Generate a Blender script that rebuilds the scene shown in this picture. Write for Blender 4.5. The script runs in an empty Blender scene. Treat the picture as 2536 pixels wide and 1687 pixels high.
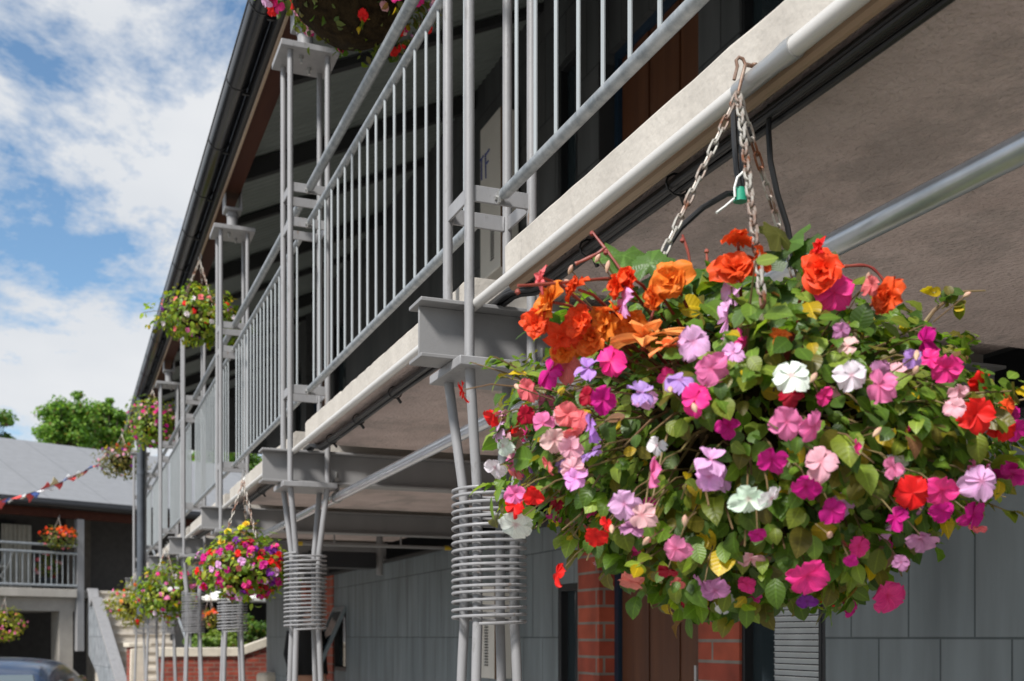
import bpy, math, random
import numpy as np
from mathutils import Vector, Matrix, noise
R = math.radians
random.seed(7); rng = np.random.default_rng(7)
S = bpy.context.scene
COL = S.collection
# ------------------------------------------------------------------ camera, sky, sun, exposure
F_PX, CX, V0, TH = 2764.55, 1268.0, 1576.97, 0.382      # photograph is 2536 px wide
CT, ST = math.cos(TH), math.sin(TH)
cam = bpy.data.cameras.new('camera'); cam.sensor_width = 36; cam.lens = F_PX / 2536 * 36
cam.shift_y = (V0 - 843.5) / 2536; cam.clip_start = .05; cam.clip_end = 2000
cam.dof.use_dof = True; cam.dof.focus_distance = 2.5; cam.dof.aperture_fstop = 6.5
co = bpy.data.objects.new('camera', cam); COL.objects.link(co)
co.rotation_euler = (math.pi / 2, 0, -TH); S.camera = co
SUN = Vector((-.72, -.50, .84)).normalized()
sl = bpy.data.lights.new('sun', 'SUN'); sl.energy = 3.5; sl.angle = R(10); sl.color = (1, .965, .92)
so = bpy.data.objects.new('sun', sl); COL.objects.link(so); so.rotation_euler = SUN.to_track_quat('Z', 'Y').to_euler()
S.view_settings.view_transform = 'Standard'; S.view_settings.look = 'None'
S.view_settings.exposure = 0.64; S.view_settings.gamma = 1
W = bpy.data.worlds.new('World'); S.world = W; W.use_nodes = True
nt = W.node_tree; nt.nodes.clear()
def N(t, **k):
    n = nt.nodes.new(t)
    for a, b in k.items(): setattr(n, a, b)
    return n
L = lambda a, b: nt.links.new(a, b)
sky = N('ShaderNodeTexSky', sky_type='NISHITA', sun_disc=False)
sky.sun_elevation = math.asin(SUN.z); sky.sun_rotation = math.atan2(SUN.x, SUN.y)
sky.air_density = 1.0; sky.dust_density = .6; sky.ozone_density = 1.6
tc = N('ShaderNodeTexCoord'); sep = N('ShaderNodeSeparateXYZ'); L(tc.outputs['Generated'], sep.inputs[0])
mz = N('ShaderNodeMath', operation='MAXIMUM'); L(sep.outputs[2], mz.inputs[0]); mz.inputs[1].default_value = 0
az = N('ShaderNodeMath', operation='ADD'); L(mz.outputs[0], az.inputs[0]); az.inputs[1].default_value = .36
dx = N('ShaderNodeMath', operation='DIVIDE'); L(sep.outputs[0], dx.inputs[0]); L(az.outputs[0], dx.inputs[1])
dy = N('ShaderNodeMath', operation='DIVIDE'); L(sep.outputs[1], dy.inputs[0]); L(az.outputs[0], dy.inputs[1])
cb = N('ShaderNodeCombineXYZ'); L(dx.outputs[0], cb.inputs[0]); L(dy.outputs[0], cb.inputs[1]); cb.inputs[2].default_value = 6.1
cn = N('ShaderNodeTexNoise'); cn.inputs['Scale'].default_value = 3.0; cn.inputs['Detail'].default_value = 7; cn.inputs['Roughness'].default_value = .66
cn.inputs['Distortion'].default_value = .15; L(cb.outputs[0], cn.inputs['Vector'])
# more cloud towards the horizon
hz = N('ShaderNodeMapRange'); L(sep.outputs[2], hz.inputs[0]); hz.inputs[1].default_value = .1; hz.inputs[2].default_value = .6; hz.inputs[3].default_value = .11; hz.inputs[4].default_value = 0.03
ca = N('ShaderNodeMath', operation='ADD'); L(cn.outputs[0], ca.inputs[0]); L(hz.outputs[0], ca.inputs[1])
cr = N('ShaderNodeValToRGB'); cr.color_ramp.elements[0].position = .462; cr.color_ramp.elements[1].position = .575
cr.color_ramp.elements[0].color = (0, 0, 0, 1); cr.color_ramp.elements[1].color = (1, 1, 1, 1); L(ca.outputs[0], cr.inputs[0])
cn2 = N('ShaderNodeTexNoise'); cn2.inputs['Scale'].default_value = 3.0; cn2.inputs['Detail'].default_value = 4; L(cb.outputs[0], cn2.inputs['Vector'])
cc = N('ShaderNodeValToRGB'); L(cn2.outputs[0], cc.inputs[0])
cc.color_ramp.elements[0].position = .3; cc.color_ramp.elements[0].color = (4.3, 4.55, 4.9, 1)
cc.color_ramp.elements[1].position = .7; cc.color_ramp.elements[1].color = (5.4, 5.5, 5.65, 1)
skm = N('ShaderNodeMix', data_type='RGBA', blend_type='MULTIPLY'); skm.inputs[0].default_value = 1
L(sky.outputs[0], skm.inputs[6]); skm.inputs[7].default_value = (.86, 1.0, 1.03, 1)
mx = N('ShaderNodeMix', data_type='RGBA'); L(cr.outputs[0], mx.inputs[0]); L(skm.outputs[2], mx.inputs[6]); L(cc.outputs[0], mx.inputs[7])
bg = N('ShaderNodeBackground'); bg.inputs[1].default_value = .1; L(mx.outputs[2], bg.inputs[0])
wo = N('ShaderNodeOutputWorld'); L(bg.outputs[0], wo.inputs[0])

GZ = -1.65            # road level below the eye
WZ = -1.30            # paved walk under the gallery
def pix(u, v, D):     # a point of the place seen at (u, v) of the photograph, D metres deep
    l = (u - CX) * D / F_PX
    return Vector((l * CT + D * ST, D * CT - l * ST, (V0 - v) * D / F_PX))
def ptX(u, v, X):     # ... lying in the plane x = X
    k = (u - CX) / F_PX
    d = Vector((k * CT + ST, CT - k * ST, (V0 - v) / F_PX)); return d * (X / d.x)

# ------------------------------------------------------------------ materials
MATS = {}
def mat(name, col, rough=.6, metal=0, var=.12, vscale=8., bump=0., bscale=60., spec=.5, col2=None, stretch=None, coords='Object', thr=None):
    if name in MATS: return MATS[name]
    m = bpy.data.materials.new(name); m.use_nodes = True; t = m.node_tree; b = t.nodes['Principled BSDF']
    b.inputs['Roughness'].default_value = rough; b.inputs['Metallic'].default_value = metal; b.inputs['Specular IOR Level'].default_value = spec
    tcn = t.nodes.new('ShaderNodeTexCoord'); mp = t.nodes.new('ShaderNodeMapping'); t.links.new(tcn.outputs[coords], mp.inputs[0])
    if stretch: mp.inputs['Scale'].default_value = stretch
    n = t.nodes.new('ShaderNodeTexNoise'); n.inputs['Scale'].default_value = vscale; n.inputs['Detail'].default_value = 6; n.inputs['Roughness'].default_value = .6
    t.links.new(mp.outputs[0], n.inputs['Vector'])
    r = t.nodes.new('ShaderNodeValToRGB'); t.links.new(n.outputs[0], r.inputs[0])
    lo, hi = thr or (.3, .7)
    r.color_ramp.elements[0].position = lo; r.color_ramp.elements[1].position = hi
    c2 = col2 or tuple(c * (1 + var) for c in col); c1 = col if col2 else tuple(c * (1 - var) for c in col)
    r.color_ramp.elements[0].color = (*c1, 1); r.color_ramp.elements[1].color = (*c2, 1)
    t.links.new(r.outputs[0], b.inputs['Base Color'])
    if bump:
        n2 = t.nodes.new('ShaderNodeTexNoise'); n2.inputs['Scale'].default_value = bscale; n2.inputs['Detail'].default_value = 5
        t.links.new(tcn.outputs[coords], n2.inputs['Vector'])
        bp = t.nodes.new('ShaderNodeBump'); bp.inputs['Strength'].default_value = bump; bp.inputs['Distance'].default_value = .01
        t.links.new(n2.outputs[0], bp.inputs['Height']); t.links.new(bp.outputs[0], b.inputs['Normal'])
    MATS[name] = m; return m
def brickmat(name, c1, c2, mortar, bw, rh, ms, axes, off=(0, 0), offset=.5, rough=.8, bump=.5, streak=0, squash=1., nv=.28):
    if name in MATS: return MATS[name]
    m = bpy.data.materials.new(name); m.use_nodes = True; t = m.node_tree; b = t.nodes['Principled BSDF']; b.inputs['Roughness'].default_value = rough
    tcn = t.nodes.new('ShaderNodeTexCoord'); sp = t.nodes.new('ShaderNodeSeparateXYZ'); t.links.new(tcn.outputs['Object'], sp.inputs[0])
    cbn = t.nodes.new('ShaderNodeCombineXYZ')
    if axes == 'sum':
        a = t.nodes.new('ShaderNodeMath'); a.operation = 'ADD'; t.links.new(sp.outputs[0], a.inputs[0]); t.links.new(sp.outputs[1], a.inputs[1]); t.links.new(a.outputs[0], cbn.inputs[0])
    else: t.links.new(sp.outputs['XYZ'.index(axes)], cbn.inputs[0])
    t.links.new(sp.outputs[2], cbn.inputs[1])
    mp = t.nodes.new('ShaderNodeMapping'); mp.inputs['Location'].default_value = (off[0], off[1], 0); t.links.new(cbn.outputs[0], mp.inputs[0])
    br = t.nodes.new('ShaderNodeTexBrick'); br.offset = offset; br.squash = squash; t.links.new(mp.outputs[0], br.inputs['Vector'])
    br.inputs['Color1'].default_value = (*c1, 1); br.inputs['Color2'].default_value = (*c2, 1); br.inputs['Mortar'].default_value = (*mortar, 1)
    br.inputs['Scale'].default_value = 1; br.inputs['Brick Width'].default_value = bw; br.inputs['Row Height'].default_value = rh; br.inputs['Mortar Size'].default_value = ms; br.inputs['Mortar Smooth'].default_value = .15
    n = t.nodes.new('ShaderNodeTexNoise'); n.inputs['Scale'].default_value = 6; n.inputs['Detail'].default_value = 6
    m2 = t.nodes.new('ShaderNodeMapping'); m2.inputs['Scale'].default_value = (1, 1, .15 if streak else 1); t.links.new(tcn.outputs['Object'], m2.inputs[0]); t.links.new(m2.outputs[0], n.inputs['Vector'])
    rp = t.nodes.new('ShaderNodeMapRange'); t.links.new(n.outputs[0], rp.inputs[0]); rp.inputs[1].default_value = .3; rp.inputs[2].default_value = .7; rp.inputs[3].default_value = 1 - nv; rp.inputs[4].default_value = 1 + nv
    mu = t.nodes.new('ShaderNodeMix'); mu.data_type = 'RGBA'; mu.blend_type = 'MULTIPLY'; mu.inputs[0].default_value = 1
    t.links.new(br.outputs[0], mu.inputs[6]); t.links.new(rp.outputs[0], mu.inputs[7]); t.links.new(mu.outputs[2], b.inputs['Base Color'])
    bp = t.nodes.new('ShaderNodeBump'); bp.inputs['Strength'].default_value = bump; bp.inputs['Distance'].default_value = .008; bp.invert = True
    t.links.new(br.outputs['Fac'], bp.inputs['Height']); t.links.new(bp.outputs[0], b.inputs['Normal'])
    MATS[name] = m; return m
def petalmat(name='petal', vcol=False):
    if name in MATS: return MATS[name]
    m = bpy.data.materials.new(name); m.use_nodes = True; t = m.node_tree; b = t.nodes['Principled BSDF']
    oi = t.nodes.new('ShaderNodeVertexColor' if vcol else 'ShaderNodeObjectInfo')
    if vcol: oi.layer_name = 'Col'
    at = t.nodes.new('ShaderNodeUVMap'); sp = t.nodes.new('ShaderNodeSeparateXYZ'); t.links.new(at.outputs[0], sp.inputs[0])
    rp = t.nodes.new('ShaderNodeMapRange'); t.links.new(sp.outputs[0], rp.inputs[0]); rp.inputs[1].default_value = .05; rp.inputs[2].default_value = .26; rp.inputs[3].default_value = .7; rp.inputs[4].default_value = 0
    dk = t.nodes.new('ShaderNodeMix'); dk.data_type = 'RGBA'; dk.blend_type = 'MULTIPLY'; t.links.new(rp.outputs[0], dk.inputs[0]); t.links.new(oi.outputs['Color'], dk.inputs[6]); dk.inputs[7].default_value = (.72, .34, .40, 1)
    # veins and uneven colour along the petal
    wv = t.nodes.new('ShaderNodeTexNoise'); wv.inputs['Scale'].default_value = 3; wv.inputs['Detail'].default_value = 3
    mp = t.nodes.new('ShaderNodeMapping'); mp.inputs['Scale'].default_value = (.7, 7, 1); t.links.new(at.outputs[0], mp.inputs[0]); t.links.new(mp.outputs[0], wv.inputs['Vector'])
    r2 = t.nodes.new('ShaderNodeMapRange'); t.links.new(wv.outputs[0], r2.inputs[0]); r2.inputs[1].default_value = .3; r2.inputs[2].default_value = .7; r2.inputs[3].default_value = .74; r2.inputs[4].default_value = 1.16
    mu = t.nodes.new('ShaderNodeMix'); mu.data_type = 'RGBA'; mu.blend_type = 'MULTIPLY'; mu.inputs[0].default_value = 1; t.links.new(dk.outputs[2], mu.inputs[6]); t.links.new(r2.outputs[0], mu.inputs[7])
    t.links.new(mu.outputs[2], b.inputs['Base Color']); b.inputs['Roughness'].default_value = .55; b.inputs['Specular IOR Level'].default_value = .25
    tr = t.nodes.new('ShaderNodeBsdfTranslucent'); t.links.new(mu.outputs[2], tr.inputs[0])
    ms = t.nodes.new('ShaderNodeMixShader'); ms.inputs[0].default_value = .27; t.links.new(b.outputs[0], ms.inputs[1]); t.links.new(tr.outputs[0], ms.inputs[2])
    t.links.new(ms.outputs[0], t.nodes['Material Output'].inputs[0])
    MATS[name] = m; return m
def leafmat(name='leaf', tl=.3, rough=.45):
    if name in MATS: return MATS[name]
    m = bpy.data.materials.new(name); m.use_nodes = True; t = m.node_tree; b = t.nodes['Principled BSDF']
    ca_ = t.nodes.new('ShaderNodeVertexColor'); ca_.layer_name = 'Col'
    uv = t.nodes.new('ShaderNodeUVMap'); sp = t.nodes.new('ShaderNodeSeparateXYZ'); t.links.new(uv.outputs[0], sp.inputs[0])
    ab = t.nodes.new('ShaderNodeMath'); ab.operation = 'ABSOLUTE'; t.links.new(sp.outputs[1], ab.inputs[0])
    rp = t.nodes.new('ShaderNodeMapRange'); t.links.new(ab.outputs[0], rp.inputs[0]); rp.inputs[1].default_value = .0; rp.inputs[2].default_value = .14; rp.inputs[3].default_value = 1.5; rp.inputs[4].default_value = 1.0
    mu = t.nodes.new('ShaderNodeMix'); mu.data_type = 'RGBA'; mu.blend_type = 'MULTIPLY'; mu.inputs[0].default_value = 1; t.links.new(ca_.outputs[0], mu.inputs[6]); t.links.new(rp.outputs[0], mu.inputs[7])
    sv = t.nodes.new('ShaderNodeMath'); sv.operation = 'MULTIPLY_ADD'; t.links.new(ab.outputs[0], sv.inputs[0]); sv.inputs[1].default_value = -.22; t.links.new(sp.outputs[0], sv.inputs[2])
    sw = t.nodes.new('ShaderNodeMath'); sw.operation = 'MULTIPLY'; t.links.new(sv.outputs[0], sw.inputs[0]); sw.inputs[1].default_value = 44
    ss_ = t.nodes.new('ShaderNodeMath'); ss_.operation = 'SINE'; t.links.new(sw.outputs[0], ss_.inputs[0])
    sr = t.nodes.new('ShaderNodeMapRange'); t.links.new(ss_.outputs[0], sr.inputs[0]); sr.inputs[1].default_value = .3; sr.inputs[2].default_value = 1; sr.inputs[3].default_value = 1; sr.inputs[4].default_value = 1.09
    m3 = t.nodes.new('ShaderNodeMix'); m3.data_type = 'RGBA'; m3.blend_type = 'MULTIPLY'; m3.inputs[0].default_value = 1; t.links.new(mu.outputs[2], m3.inputs[6]); t.links.new(sr.outputs[0], m3.inputs[7]); mu = m3
    bpn = t.nodes.new('ShaderNodeBump'); bpn.inputs['Strength'].default_value = .12; bpn.inputs['Distance'].default_value = .002; bpn.invert = True; t.links.new(ss_.outputs[0], bpn.inputs['Height']); t.links.new(bpn.outputs[0], b.inputs['Normal'])
    t.links.new(mu.outputs[2], b.inputs['Base Color']); b.inputs['Roughness'].default_value = rough; b.inputs['Specular IOR Level'].default_value = .4
    tr = t.nodes.new('ShaderNodeBsdfTranslucent'); g = t.nodes.new('ShaderNodeMix'); g.data_type = 'RGBA'; g.blend_type = 'MULTIPLY'; g.inputs[0].default_value = 1
    t.links.new(mu.outputs[2], g.inputs[6]); g.inputs[7].default_value = (1.7, 1.9, .7, 1); t.links.new(g.outputs[2], tr.inputs[0])
    ms = t.nodes.new('ShaderNodeMixShader'); ms.inputs[0].default_value = tl; t.links.new(b.outputs[0], ms.inputs[1]); t.links.new(tr.outputs[0], ms.inputs[2])
    t.links.new(ms.outputs[0], t.nodes['Material Output'].inputs[0])
    MATS[name] = m; return m
def glassmat(name, col=(.02, .03, .035), rough=.06):
    if name in MATS: return MATS[name]
    m = bpy.data.materials.new(name); m.use_nodes = True; b = m.node_tree.nodes['Principled BSDF']
    b.inputs['Base Color'].default_value = (*col, 1); b.inputs['Roughness'].default_value = rough; b.inputs['Specular IOR Level'].default_value = .7
    MATS[name] = m; return m

PAINT = mat('grey_steel_paint', (.255, .253, .258), .48, var=.10, vscale=14, bump=.08, bscale=180, stretch=(1, 1, .25))
def wear(m, col, thr, sc, stretch, amt=.8):
    t = m.node_tree; b = t.nodes['Principled BSDF']; src = b.inputs['Base Color'].links[0].from_socket
    tcn = t.nodes.new('ShaderNodeTexCoord'); mp = t.nodes.new('ShaderNodeMapping'); mp.inputs['Scale'].default_value = stretch; t.links.new(tcn.outputs['Object'], mp.inputs[0])
    n = t.nodes.new('ShaderNodeTexNoise'); n.inputs['Scale'].default_value = sc; n.inputs['Detail'].default_value = 9; n.inputs['Roughness'].default_value = .72; t.links.new(mp.outputs[0], n.inputs['Vector'])
    r = t.nodes.new('ShaderNodeMapRange'); t.links.new(n.outputs[0], r.inputs[0]); r.inputs[1].default_value = thr; r.inputs[2].default_value = thr + .07; r.inputs[3].default_value = 0; r.inputs[4].default_value = amt
    mx_ = t.nodes.new('ShaderNodeMix'); mx_.data_type = 'RGBA'; t.links.new(r.outputs[0], mx_.inputs[0]); t.links.new(src, mx_.inputs[6]); mx_.inputs[7].default_value = (*col, 1); t.links.new(mx_.outputs[2], b.inputs['Base Color'])
wear(PAINT, (.18, .175, .17), .55, 9, (1, 1, .2), .3); wear(PAINT, (.16, .155, .15), .57, 40, (1, 1, .3), .6); wear(PAINT, (.17, .095, .05), .635, 26, (1, 1, .22), .8)
PAINT2 = mat('beam_grey_paint', (.225, .222, .222), .5, var=.09, vscale=6, bump=.06, bscale=160, stretch=(1, 1, .3))
GALV = mat('galvanised_tube', (.22, .245, .262), .40, .35, vscale=30, col2=(.40, .42, .43), thr=(.35, .68), bump=.04, bscale=120)
wear(GALV, (.14, .14, .14), .62, 50, (1, .5, 1), .5)
BAL = mat('baluster_paint', (.33, .355, .365), .45, .1, var=.1, vscale=10, stretch=(1, 1, .2))
FASCIA = mat('fascia_concrete', (.37, .34, .30), .88, vscale=4, col2=(.49, .455, .405), thr=(.2, .7), bump=.35, bscale=45, stretch=(1, 1.6, .45))
wear(FASCIA, (.27, .25, .225), .60, 14, (1, 1.2, .25), .4); wear(FASCIA, (.12, .11, .095), .73, 70, (1, 1, 1), .6)
SOFFIT = mat('soffit_concrete', (.50, .405, .375), .92, vscale=6, col2=(.64, .53, .495), bump=1.6, bscale=70)
wear(SOFFIT, (.34, .295, .275), .50, 2.2, (1, .7, 1), .55); wear(SOFFIT, (.55, .47, .44), .60, 7, (1, .5, 1), .4); wear(SOFFIT, (.22, .18, .165), .63, 5, (1, .6, 1), .35); wear(SOFFIT, (.20, .16, .14), .66, 38, (1, 1, 1), .6)
WHITEPVC = mat('white_plastic_pipe', (.52, .505, .48), .35, var=.05, vscale=5)
wear(WHITEPVC, (.30, .27, .235), .63, 22, (2, .5, 2), .5)
BLACK = mat('black_cable', (.012, .012, .013), .45, var=.2)
GUT = mat('black_gutter', (.006, .0065, .009), .2, var=.25, vscale=5, spec=.38)
WOODB = mat('brown_timber', (.035, .010, .006), .6, vscale=9, col2=(.06, .02, .011), stretch=(1, .1, 1), spec=.1)
TRIM = mat('pale_timber_trim', (.26, .17, .11), .7, vscale=9, col2=(.40, .30, .21), stretch=(1, .1, 1))
DOORW = mat('door_timber', (.065, .021, .008), .45, vscale=14, col2=(.115, .042, .016), stretch=(1, 1, .06))
FRAME = mat('black_frame', (.012, .013, .015), .4)
CORR = mat('corrugated_steel', (.17, .195, .185), .55, var=.15, vscale=2)
DARKST = mat('dark_rafter', (.018, .019, .02), .6)
PANEL = brickmat('slate_panel', (.138, .166, .178), (.156, .184, .196), (.055, .072, .078), .335, .575, .0045, 'Y', off=(.12, .005), rough=.6, bump=.8, streak=1)
PANELU = brickmat('slate_panel_shaded', (.05, .055, .057), (.06, .063, .064), (.02, .022, .024), .335, .575, .006, 'Y', rough=.6, bump=.6, streak=1)  # darkened copy of the slate: shade under the roof put into its colour
BRICK = brickmat('red_brick', (.36, .072, .034), (.27, .048, .026), (.20, .17, .145), .52, .1025, .0085, 'sum', off=(.05, .02), bump=.6)
BRICKW = brickmat('garden_brick', (.30, .055, .03), (.17, .03, .02), (.20, .12, .09), .23, .078, .009, 'sum', bump=.5)
GLASS = glassmat('dark_window_glass')
CHAINM = mat('rusty_chain', (.40, .38, .34), .5, .3, vscale=16, col2=(.17, .06, .025), thr=(.45, .62))
STEELZ = mat('zinc_steel', (.45, .45, .44), .4, .7)
GREENP = mat('green_plastic', (.02, .28, .17), .4)
CREAM = mat('cream_coping', (.62, .56, .46), .8, var=.12, bump=.3)
WHITEBOX = mat('white_enamel', (.62, .60, .55), .4, var=.04)
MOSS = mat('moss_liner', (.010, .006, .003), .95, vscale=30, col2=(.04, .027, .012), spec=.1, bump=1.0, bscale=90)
STEM = mat('plant_stem', (.15, .075, .045), .6, vscale=10, col2=(.20, .16, .06))
REDSTEM = mat('begonia_stem', (.20, .022, .022), .5, vscale=12, col2=(.30, .07, .04))
GRAV = mat('road_asphalt', (.24, .23, .215), .9, var=.2, vscale=1.5, bump=.4, bscale=30)
PAVE = mat('walk_paving', (.42, .39, .35), .85, var=.12, vscale=2, bump=.3)

# ------------------------------------------------------------------ mesh helpers
class MB:
    def __init__(s): s.v = []; s.f = []; s.mi = []; s.cur = 0
    def add(s, vs, fs):
        o = len(s.v); s.v += [tuple(x) for x in vs]; s.f += [tuple(i + o for i in f) for f in fs]; s.mi += [s.cur] * len(fs)
    def box(s, x0, x1, y0, y1, z0, z1, M=None):
        vs = [Vector((x, y, z)) for z in (z0, z1) for y in (y0, y1) for x in (x0, x1)]
        if M: vs = [M @ v for v in vs]
        s.add(vs, [(0, 2, 3, 1), (4, 5, 7, 6), (0, 1, 5, 4), (2, 6, 7, 3), (0, 4, 6, 2), (1, 3, 7, 5)])
    def tube(s, pts, r, n=10, closed=False, caps=True):
        pts = [Vector(p) for p in pts]; m = len(pts); rs = r if isinstance(r, (list, tuple)) else [r] * m
        prev = None; vs = []
        for i, p in enumerate(pts):
            a = pts[(i - 1) % m] if closed or i > 0 else p; b = pts[(i + 1) % m] if closed or i < m - 1 else p
            t = (b - a).normalized()
            if prev is None:
                h = Vector((0, 0, 1)) if abs(t.z) < .9 else Vector((1, 0, 0)); x = t.cross(h).normalized()
            else: x = (prev - t * prev.dot(t)).normalized()
            prev = x; y = t.cross(x)
            for k in range(n):
                an = 2 * math.pi * k / n; vs.append(p + (x * math.cos(an) + y * math.sin(an)) * rs[i])
        fs = []
        for i in range(m if closed else m - 1):
            j = (i + 1) % m
            for k in range(n): fs.append((i * n + k, i * n + (k + 1) % n, j * n + (k + 1) % n, j * n + k))
        if caps and not closed: fs += [tuple(range(n - 1, -1, -1)), tuple((m - 1) * n + k for k in range(n))]
        s.add(vs, fs)
    def prism(s, poly, axis, a0, a1):   # polygon in the two other axes, extruded along axis
        def mk(p, a):
            q = list(p); q.insert(axis, a); return q
        n = len(poly); vs = [mk(p, a0) for p in poly] + [mk(p, a1) for p in poly]
        s.add(vs, [tuple(range(n)), tuple(range(2 * n - 1, n - 1, -1))] + [(i, i + n, (i + 1) % n + n, (i + 1) % n) for i in range(n)])
    def lathe(s, prof, c=(0, 0, 0), n=24):
        vs = []; c = Vector(c)
        for r, z in prof:
            for k in range(n):
                a = 2 * math.pi * k / n; vs.append(c + Vector((r * math.cos(a), r * math.sin(a), z)))
        fs = [(i * n + k, i * n + (k + 1) % n, (i + 1) * n + (k + 1) % n, (i + 1) * n + k) for i in range(len(prof) - 1) for k in range(n)]
        s.add(vs, fs)
    def build(s, name, m, parent=None, bevel=0, smooth=True, ang=35, loc=None):
        me = bpy.data.meshes.new(name); me.from_pydata(s.v, [], s.f); me.validate()
        for q in (m if isinstance(m, (list, tuple)) else [m]): me.materials.append(q)
        if len(me.materials) > 1: me.polygons.foreach_set('material_index', s.mi)
        import bmesh
        bm = bmesh.new(); bm.from_mesh(me); bmesh.ops.recalc_face_normals(bm, faces=bm.faces); bm.to_mesh(me); bm.free()
        if smooth:
            me.polygons.foreach_set('use_smooth', [True] * len(me.polygons)); me.set_sharp_from_angle(angle=R(ang))
        o = bpy.data.objects.new(name, me); COL.objects.link(o)
        if parent: o.parent = parent
        if loc: o.location = loc
        if bevel:
            b = o.modifiers.new('bevel', 'BEVEL'); b.width = bevel; b.segments = 2; b.limit_method = 'ANGLE'; b.angle_limit = R(40)
        return o
def tag(o, label=None, cat=None, group=None, kind=None):
    if label: o['label'] = label
    if cat: o['category'] = cat
    if group: o['group'] = group
    if kind: o['kind'] = kind
    return o
def thing(name, label, cat, loc=(0, 0, 0), group=None, rz=0):
    o = bpy.data.objects.new(name, None); COL.objects.link(o); o.location = loc; o.rotation_euler = (0, 0, rz); o.empty_display_size = .1
    return tag(o, label, cat, group)
def copy_tree(o, parent=None, dloc=None):
    c = o.copy(); COL.objects.link(c)
    if parent: c.parent = parent
    for ch in list(o.children): copy_tree(ch, c)
    return c
def np_mesh(name, verts, faces_flat, loop_tot, mt, cols=None, uvs=None):
    me = bpy.data.meshes.new(name); nv = len(verts); nl = len(faces_flat); nf = len(loop_tot)
    me.vertices.add(nv); me.vertices.foreach_set('co', np.asarray(verts, np.float32).ravel())
    me.loops.add(nl); me.loops.foreach_set('vertex_index', np.asarray(faces_flat, np.int32))
    me.polygons.add(nf); ls = np.concatenate([[0], np.cumsum(loop_tot)[:-1]]).astype(np.int32)
    me.polygons.foreach_set('loop_start', ls); me.polygons.foreach_set('loop_total', np.asarray(loop_tot, np.int32))
    me.polygons.foreach_set('use_smooth', np.ones(nf, bool)); me.materials.append(mt)
    if uvs is not None:
        ul = me.uv_layers.new(name='UVMap'); ul.data.foreach_set('uv', np.asarray(uvs, np.float32)[np.asarray(faces_flat)].ravel())
    if cols is not None:
        ca_ = me.color_attributes.new('Col', 'FLOAT_COLOR', 'POINT')
        ca_.data.foreach_set('color', np.concatenate([cols, np.ones((nv, 1))], 1).astype(np.float32).ravel())
    me.update(); me.validate(); return me

# ------------------------------------------------------------------ leaves
def leaf_template(fine):
    if fine:
        ts = [0, .08, .24, .42, .60, .78, .91, 1]; ws = [0, .15, .31, .375, .36, .26, .13, 0]
    else:
        ts = [0, .3, .68, 1]; ws = [0, .30, .25, 0]
    v = []; rows = []; uv = []
    for t, w in zip(ts, ws):
        zc = .08 * math.sin(t * 2.6) - .16 * t * t
        if w == 0: rows.append([len(v)]); v.append((t, 0, zc)); uv.append((t, 0))
        else:
            rows.append([len(v), len(v) + 1, len(v) + 2]); wob = .03 * math.sin(t * 17) if fine else 0
            v += [(t - .02, -w, zc + .055 * w / .3 + wob), (t, 0, zc), (t - .02, w, zc + .055 * w / .3 - wob)]; uv += [(t, -1), (t, 0), (t, 1)]
    f = []
    for a, b in zip(rows, rows[1:]):
        if len(a) == 1: f += [(a[0], b[1], b[0]), (a[0], b[2], b[1])]
        elif len(b) == 1: f += [(a[0], a[1], b[0]), (a[1], a[2], b[0])]
        else: f += [(a[0], a[1], b[1], b[0]), (a[1], a[2], b[2], b[1])]
    return np.array(v), f, np.array(uv)
TF, TC = leaf_template(True), leaf_template(False)
def unit(a): return a / np.maximum(np.linalg.norm(a, axis=-1, keepdims=True), 1e-9)
def leaf_mesh(name, pos, nrm, dr, size, cols, mt, fine=False):
    tv, tf, tu = TF if fine else TC
    n = len(pos); nrm = unit(nrm); x = unit(dr - nrm * (dr * nrm).sum(1, keepdims=True)); y = np.cross(nrm, x)
    wv = 1 + .3 * (rng.random((n, 1)) - .5)
    V = pos[:, None, :] + size[:, None, None] * (tv[None, :, 0, None] * x[:, None, :] + tv[None, :, 1, None] * y[:, None, :] * wv[:, None, :] + tv[None, :, 2, None] * nrm[:, None, :] * (1.0 + rng.normal(0, .6, (n, 1, 1))))
    k = len(tv); flat = np.array([i for f in tf for i in f]); tot = np.array([len(f) for f in tf])
    FL = (flat[None] + (np.arange(n) * k)[:, None]).ravel(); TT = np.tile(tot, n)
    return np_mesh(name, V.reshape(-1, 3), FL, TT, mt, np.repeat(cols, k, 0), np.tile(tu, (n, 1)))
GREENS = np.array([(.05, .10, .014), (.09, .165, .02), (.14, .23, .03), (.17, .21, .025), (.075, .13, .032), (.22, .30, .045)])
def leaf_cols(n, yellow=.04, olive=.12, pal=GREENS, p=None):
    c = pal[rng.choice(len(pal), n, p=p)] * (.8 + .4 * rng.random((n, 1)))
    r = rng.random(n)
    c[r < olive] = np.array((.15, .13, .022)) * (.7 + .6 * rng.random((int((r < olive).sum()), 1)))
    c[r < yellow] = np.array((.52, .36, .015)) * (.7 + .5 * rng.random((int((r < yellow).sum()), 1)))
    q = r > .985; c[q] = np.array((.20, .10, .05))
    return c
def sphere_dirs(n): return unit(rng.normal(size=(n, 3)))
LEAF = leafmat('leaf', .38, .42); TREELEAF = leafmat('tree_leaf', .35, .5); PETAL = petalmat()

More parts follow.
